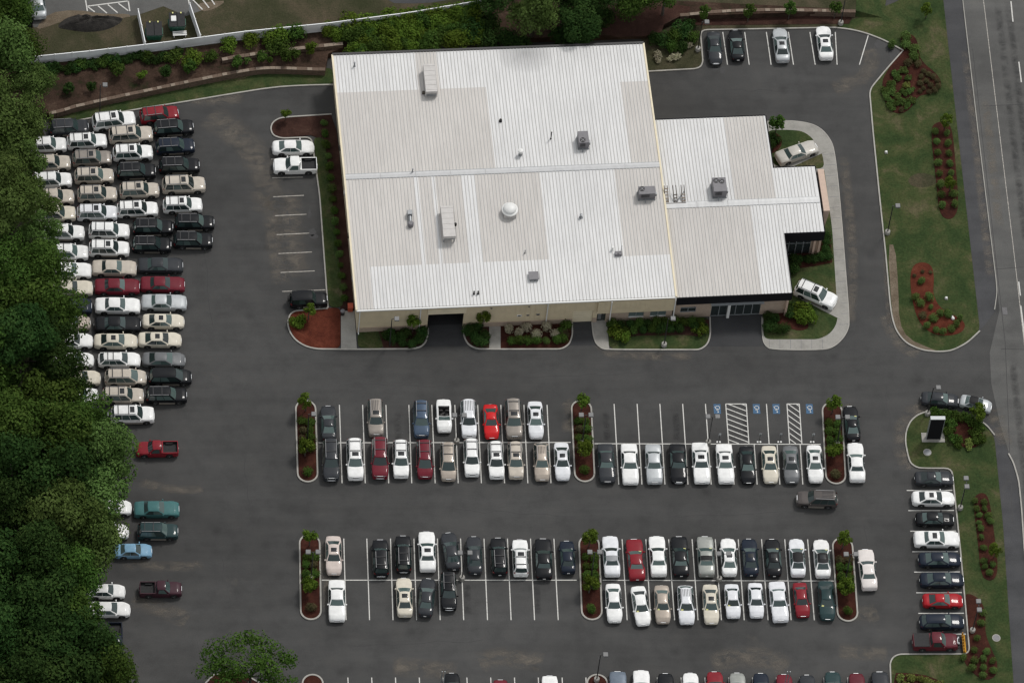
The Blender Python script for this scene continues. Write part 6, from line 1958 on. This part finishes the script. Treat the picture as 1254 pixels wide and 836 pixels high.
# ------------------------------------------------------------------ fence, lamps, signs, odds and ends
def fence(px, label, h=1.75, step=2.42, z=BZ):
    pts = ground_pts(px, z)
    t = tag(empty('vinyl_fence', (pts[0].x, pts[0].y, z)), label, 'fence')
    o = pts[0]
    posts = [pts[0]]
    for p, q in zip(pts, pts[1:]):
        n = max(1, round((q - p).length / step))
        posts += [p + (q - p) * ((k + 1) / n) for k in range(n)]
    for p, q in zip(posts, posts[1:]):
        d = (q - p).normalized(); n = Vector((-d.y, d.x)) * .03
        b = MB()
        a, c = p - o, q - o
        for z0, z1, k in ((.08, h - .12, 1.0), (.05, .2, 1.7), (h - .14, h - .02, 1.7)):
            quad = [a - n * k, c - n * k, c + n * k, a + n * k]
            b.add([(x.x, x.y, z0) for x in quad] + [(x.x, x.y, z1) for x in quad], [(4, 5, 6, 7), (0, 1, 5, 4), (1, 2, 6, 5), (2, 3, 7, 6), (3, 0, 4, 7)], M['vinyl_fence'])
        b.build('panel', t)
    for p in posts:
        a = p - o
        b = MB(); b.box(a.x - .07, a.x + .07, a.y - .07, a.y + .07, 0, h, M['vinyl_fence']); ps = b.build('post', t)
        b = MB(); b.add([(a.x - .1, a.y - .1, h + .002), (a.x + .1, a.y - .1, h + .002), (a.x + .1, a.y + .1, h + .002), (a.x - .1, a.y + .1, h + .002), (a.x, a.y, h + .11)], [(0, 1, 4), (1, 2, 4), (2, 3, 4), (3, 0, 4), (3, 2, 1, 0)], M['white']); b.build('post_cap', ps)
fence([(24, 81), (110, 72.5), (200, 62), (300, 48.5), (400, 38.5), (500, 25.5), (588.4, 10.5)], 'long white board fence across the bank, north edge')
fence([(169, 21.5), (177.5, 61.5)], 'short white fence west of the green dumpsters')
fence([(232, 14), (245, 53)], 'short white fence east of the green dumpsters')


def lamp(u, v, heads, label, top=6.0, ring=True, z=0.0, ang=0.0):
    p = gp(u, v, z)
    t = tag(empty('parking_lamp', (p.x, p.y, z), rad(ang)), label, 'lamp post', 'parking lot lamp posts')
    if ring:
        b = MB(); b.lathe([(.33, -.05), (.33, .55), (.30, .60), (.05, .605)], M['concrete'], n=18); b.build('base', t, smooth=40)
    b = MB(); b.cyl((0, 0, .5 if ring else 0), (0, 0, top), .075, .055, M['post_dark'], 10); b.build('pole', t, smooth=40)
    for k in range(heads):
        s = 1 if k == 0 else -1
        b = MB(); b.cyl((0, 0, top - .06), (s * .32, 0, top - .02), .035, .035, M['post_dark'], 8); arm = b.build('arm', t)
        b = MB(); b.rbox(min(s * .28, s * .86), max(s * .28, s * .86), -.29, .29, top - .09, top + .12, M['head_grey'], .04)
        hd = b.build('lamp_head', t)
        b = MB(); b.box(min(s * .36, s * .78), max(s * .36, s * .78), -.2, .2, top - .11, top - .091, M['winglass']); b.build('lens', hd)
lamp(559, 541.5, 2, 'two headed lamp on the row line beside a pearl white SUV'); lamp(565.7, 709, 2, 'two headed lamp on the row line above the half empty bays')
lamp(867, 543, 2, 'two headed lamp beside the westernmost blue bay'); lamp(880.5, 710, 2, 'two headed lamp over a white sunroof sedan, last block')
lamp(376, 540, 1, 'one headed lamp in the island at the first block west end', ring=False); lamp(713, 541, 2, 'two headed lamp in the middle island of the first block')
lamp(1025, 543.5, 2, 'two headed lamp in the island beside the blue bays'); lamp(381, 708, 2, 'two headed lamp in the island at the last block west end')
lamp(723.5, 708, 2, 'two headed lamp in the middle island of the last block'); lamp(1035, 710.5, 2, 'two headed lamp in the island at the last block east end')
lamp(1175.5, 623, 2, 'two headed lamp on the lawn beside two white sunroof sedans', ang=90); lamp(1190.5, 773, 2, 'two headed lamp in the hourglass bed by the plow pickup', ang=90)
lamp(1086.5, 286, 1, 'one headed lamp at the west edge of the east lawn'); lamp(1135.6, 507.5, 1, 'one headed lamp beside the black entrance sign')
lamp(477, 424, 1, 'one headed lamp in the bed west of service door', ring=False); lamp(813, 423.5, 1, 'one headed lamp in the grass under the office windows')
lamp(730.5, 833, 1, 'one headed lamp in the southern front row island'); lamp(1029.3, 30, 1, 'one headed lamp above the north bays white sedan')
lamp(854.5, 62, 1, 'one headed lamp in the northeast corner bed'); lamp(122.3, 139, 1, 'one headed lamp on the verge by the stone wall', ring=False)
# doubled pale poles in the front row
for u, lab in ((540.5, 'pair of pale thin posts beside the black front row sedan'), (961, 'pair of pale thin posts over the maroon front row sedan')):
    p = gp(u, 846); t = tag(empty('cart_sign_post', (p.x, p.y, 0)), lab, 'post', 'paired pale posts')
    for x in (-.16, .16):
        b = MB(); b.cyl((x, 0, 0), (x, 0, 4.6), .065, .055, M['frame_grey'], 8); b.build('post', t, smooth=40)
    b = MB(); b.box(-.2, .2, -.04, .04, 1.2, 1.3, M['frame_grey']); b.build('brace', t)

# small signs of the blue bays
for u, lab in ((879.9, 'small sign post at the westernmost blue bay'), (929.4, 'small sign post at the second blue bay'), (954.6, 'small sign post at the third blue bay'), (994.5, 'small sign post at the easternmost blue bay')):
    p = gp(u, 541.4); t = tag(empty('bay_sign', (p.x, p.y, 0)), lab, 'sign', 'blue bay signs')
    b = MB(); b.cyl((0, 0, 0), (0, 0, 1.9), .03, .03, M['post_dark'], 8); b.build('post', t)
    b = MB(); b.rbox(-.15, .15, -.02, .02, 1.5, 1.95, M['frame_grey'], .008); pl = b.build('sign_plate', t)
    for x in (-.16, .16):
        b = MB(); b.rbox(x - .11, x + .11, -.11, .11, 0, .14, M['white'], .03); b.build('anchor_block', t)

# the black sign at the entrance
p0 = gp(1133.6, 537); p1 = gp(1151.5, 537)
t = tag(empty('entrance_sign', ((p0.x + p1.x) / 2, p0.y, .08)), 'large black slab sign with grey frame at the entrance', 'sign')
hw_ = (p1.x - p0.x) / 2
b = MB(); b.box(-hw_ - .5, hw_ + .5, -.55, .75, -.02, .10, M['concrete']); b.build('footing', t)
b = MB(); b.box(-hw_ + .07, hw_ - .07, -.18, .18, .1, 4.45, M['fascia']); b.build('panel', t)
b = MB(); b.box(-hw_, hw_, -.24, .24, 4.452, 4.6, M['frame_grey'])
for s in (-1, 1): b.box(min(s * hw_, s * (hw_ - .068)), max(s * hw_, s * (hw_ - .068)), -.24, .24, .1, 4.45, M['frame_grey'])
b.build('frame', t)
# little things
for u, v, lab in ((1158.6, 366, 'small white ground light on the lawn by boot shaped bed'), (1085, 187.5, 'small white ground light at the west lawn edge')):
    p = gp(u, v); t = tag(empty('ground_light', (p.x, p.y, .08)), lab, 'ground light')
    b = MB(); b.box(-.18, .18, -.18, .18, 0, .06, M['concrete']); b.build('base', t)
    b = MB(); b.rbox(-.14, .14, -.14, .14, .06, .3, M['white'], .05); b.build('housing', t)
p = gp(1166, 390); b = MB(); b.xf = Matrix.Rotation(.5, 4, 'Z'); b.rbox(-.18, .18, -.34, .34, 0, .3, M['white'], .1)
tag(b.build('white_rock', loc=(p.x, p.y, .11)), 'white rock at the east end of the boot shaped bed', 'rock')
for u, v, lab in ((1220, 781, 'round dark manhole cover in the grass beside the footway'), (1135.5, 554, 'round concrete cover in the grass south of black sign')):
    p = gp(u, v); t = tag(empty('manhole_cover', (p.x, p.y, .08)), lab, 'manhole cover')
    b = MB(); b.lathe([(.5, 0), (.5, .03), (.40, .035)], M['concrete'], n=20); b.build('rim', t)
    b = MB(); b.lathe([(.39, .0), (.39, .042)], M['galv'] if u < 1200 else M['unit_grey'], n=20); b.build('lid', t)
p = gp(1230.5, 381); b = MB(); b.box(-.3, .3, -.55, .55, .0, .012, M['post_dark'])
for k in range(7): b.box(-.3, .3, -.5 + k * .16, -.44 + k * .16, .013, .02, M['unit_grey'])
tag(b.build('drain_grate', loc=(p.x, p.y, .012)), 'dark drain grate in the street near the entrance', 'drain grate')
p = gp(429, 376.5, .5); t = tag(empty('orange_bin', (p.x, p.y, .08)), 'small orange bin at the southwest building corner', 'bin')
b = MB(); b.rbox(-.3, .3, -.35, .35, 0, .8, M['orange'], .05); b.build('body', t); b = MB(); b.rbox(-.33, .33, -.38, .38, .8, .9, M['orange'], .03); b.build('lid', t)
p = gp(419.5, 383, .4); t = tag(empty('ash_can', (p.x, p.y, .08)), 'dark round can on the southwest concrete walk', 'can')
b = MB(); b.lathe([(.24, 0), (.27, .7)], M['post_dark'], n=14); b.build('body', t, smooth=40); b = MB(); b.lathe([(.29, .7), (.26, .78), (.05, .8)], M['unit_grey'], n=14); b.build('lid', t, smooth=40)
# dumpsters
def dumpster(u, v, label, lids):
    p = gp(u, v, BZ); t = tag(empty('dumpster', (p.x, p.y, BZ + .02), rad(2)), label, 'dumpster', 'green dumpsters')
    b = MB()
    b.add([(-.85, -.75, .12), (.85, -.75, .12), (.85, .75, .12), (-.85, .75, .12), (-.98, -.95, 1.25), (.98, -.95, 1.25), (.98, .9, 1.6), (-.98, .9, 1.6)], [(0, 1, 5, 4), (1, 2, 6, 5), (2, 3, 7, 6), (3, 0, 4, 7), (3, 2, 1, 0)], M['dumpster'])
    for x in (-.6, 0, .6): b.box(x - .05, x + .05, -.97, -.86, .2, 1.2, M['dumpster'])
    b.box(-1.05, 1.05, -1.0, -.92, 1.18, 1.27, M['dumpster']); b.box(-1.1, -.95, -.5, .5, .75, .95, M['dumpster']); b.box(.95, 1.1, -.5, .5, .75, .95, M['dumpster'])
    b.build('body', t)
    for x in (-.5, .5):
        b = MB(); b.add([(x - .47, -.95, 1.29), (x + .47, -.95, 1.29), (x + .47, .9, 1.65), (x - .47, .9, 1.65), (x - .47, -.95, 1.35), (x + .47, -.95, 1.35), (x + .47, .9, 1.71), (x - .47, .9, 1.71)], [(0, 1, 5, 4), (1, 2, 6, 5), (2, 3, 7, 6), (3, 0, 4, 7), (4, 5, 6, 7)], M['liner']); b.build('lid', t)
        b = MB(); b.box(x - .08, x + .08, .72, .92, 1.72, 1.80, M['sticker']); b.build('lid_hinge', t)
    if lids:
        b = MB(); b.rbox(-.75, -.1, -.3, .5, 1.52, 1.66, M['white'], .04); b.build('cardboard', t)
dumpster(188.5, 44, 'green dumpster with closed black lids beside the western short fence', 0)
dumpster(216.5, 33, 'green dumpster with pale rubbish on top beside the eastern short fence', 1)
p = gp(220, 43.5, BZ); t = tag(empty('white_bench', (p.x, p.y, BZ + .02), rad(4)), 'white wooden pallet rack in front of the eastern dumpster', 'rack')
for k in range(3):
    b = MB(); b.box(-.85, .85, -.35 + k * .25, -.18 + k * .25, .4, .46, M['white']); b.build('board', t)
for x in (-.7, .7):
    b = MB(); b.box(x - .05, x + .05, -.35, .35, 0, .4, M['white']); b.build('leg', t)
# black gravel heap under the shed lot
hp = ground_pts([(68, 34), (80, 22), (96, 19), (115, 21), (135, 23), (152, 21), (147, 30), (128, 38), (105, 40), (84, 37)], BZ)
hp = chaikin(hp, 2); b = MB()
cx = sum((q for q in hp), Vector((0, 0))) / len(hp); n = len(hp)
vs = [(q.x, q.y, BZ) for q in hp] + [(q.x * .7 + cx.x * .3, q.y * .7 + cx.y * .3, BZ + .7 + .15 * math.sin(i * 1.7)) for i, q in enumerate(hp)] + [(q.x * .35 + cx.x * .65, q.y * .35 + cx.y * .65, BZ + 1.0 + .12 * math.sin(i * 2.3)) for i, q in enumerate(hp)] + [(cx.x, cx.y, BZ + 1.05)]
fs = [(r * n + i, r * n + (i + 1) % n, (r + 1) * n + (i + 1) % n, (r + 1) * n + i) for r in (0, 1) for i in range(n)] + [(2 * n + i, 2 * n + (i + 1) % n, 3 * n) for i in range(n)]
b.add(vs, fs, M['tarp']); tag(b.build('gravel_heap', smooth=60), 'long heap of black gravel beside the far parking lot', 'heap')
# the far shed, the car beside it, and the shed in the wood
def shed(px, z, h, label, roofm, name='shed'):
    q = [gp(u, v, z) for u, v in px]
    c = sum(q, Vector((0, 0, 0))) / 4
    t = tag(empty(name, (c.x, c.y, z)), label, 'shed')
    x0, x1 = min(a.x for a in q) - c.x, max(a.x for a in q) - c.x; y0, y1 = min(a.y for a in q) - c.y, max(a.y for a in q) - c.y
    b = MB(); b.box(x0 + .2, x1 - .2, y0 + .2, y1 - .2, 0, h, M['fascia']); b.build('wall', t)
    b = MB(); ym = (y0 + y1) / 2
    b.add([(x0, y0, h + .0), (x1, y0, h), (x1, ym, h + .9), (x0, ym, h + .9), (x0, y1, h), (x1, y1, h)], [(0, 1, 2, 3), (3, 2, 5, 4), (0, 3, 4), (1, 5, 2)], roofm); b.build('roof', t)
    b = MB(); b.box(x0 + 1, x0 + 2, y0 + .14, y0 + .19, 0, 2, M['galv']); b.build('door', t)
shed([(8, -20), (42, -20), (42, 36), (18, 36)], BZ, 2.6, 'dark shed half hidden by trees at the northwest corner', M['shingle'])
shed([(-14, 562), (6, 562), (6, 592), (-14, 592)], 0, 2.4, 'small grey roofed shed in a gap of the wood', M['shingle'])
_p = gp(46, 3, BZ + .6)
_o = add_car('sedan_mid', 'silver', (_p.x, _p.y, BZ + .02), 96)
tag(_o, 'silver sedan beside the dark shed in the far lot', 'sedan', 'cars in the far lot')

# ------------------------------------------------------------------ sky and light: bright overcast
SUN = Vector((.36, .42, .83)).normalized()       # towards the sun: high in the north east of the plan
elev = math.asin(SUN.z); az = math.atan2(SUN.x, SUN.y)
sd = bpy.data.lights.new('sun', 'SUN'); sd.energy = 1.5; sd.angle = rad(10); sd.color = (1.0, .965, .92)
so_ = bpy.data.objects.new('sun', sd); COL.objects.link(so_)
so_.rotation_euler = (-SUN).to_track_quat('-Z', 'Y').to_euler()
so_.location = (40, 30, 120)
wd = bpy.data.worlds.new('World'); SC.world = wd; wd.use_nodes = True
nt = wd.node_tree; bg = nt.nodes['Background']
sk = nt.nodes.new('ShaderNodeTexSky'); sk.sky_type = 'NISHITA'; sk.sun_disc = False
sk.sun_elevation = elev; sk.sun_rotation = az; sk.air_density = 1.0; sk.dust_density = 4.0; sk.ozone_density = 1.0
hs = nt.nodes.new('ShaderNodeHueSaturation'); hs.inputs['Saturation'].default_value = .25
nt.links.new(sk.outputs['Color'], hs.inputs['Color']); # a thin closed cloud layer evens the sky out
mx = nt.nodes.new('ShaderNodeMix'); mx.data_type = 'RGBA'; mx.inputs[0].default_value = .62
mx.inputs[7].default_value = (6.6, 6.8, 7.0, 1)
nt.links.new(hs.outputs['Color'], mx.inputs[6]); nt.links.new(mx.outputs[2], bg.inputs['Color'])
bg.inputs['Strength'].default_value = .095
SC.view_settings.view_transform = 'Standard'; SC.view_settings.look = 'None'
SC.view_settings.exposure = 0.17; SC.view_settings.gamma = 1.0
SC.view_settings.use_curve_mapping = False
SC.cycles.max_bounces = 5; SC.cycles.diffuse_bounces = 3; SC.cycles.glossy_bounces = 3; SC.cycles.transmission_bounces = 3
SC.cycles.use_adaptive_sampling = True; SC.cycles.adaptive_threshold = .015; SC.cycles.use_denoising = True
SC.render.film_transparent = False
SC.cycles.pixel_filter_type = 'BLACKMAN_HARRIS'; SC.cycles.filter_width = 1.4
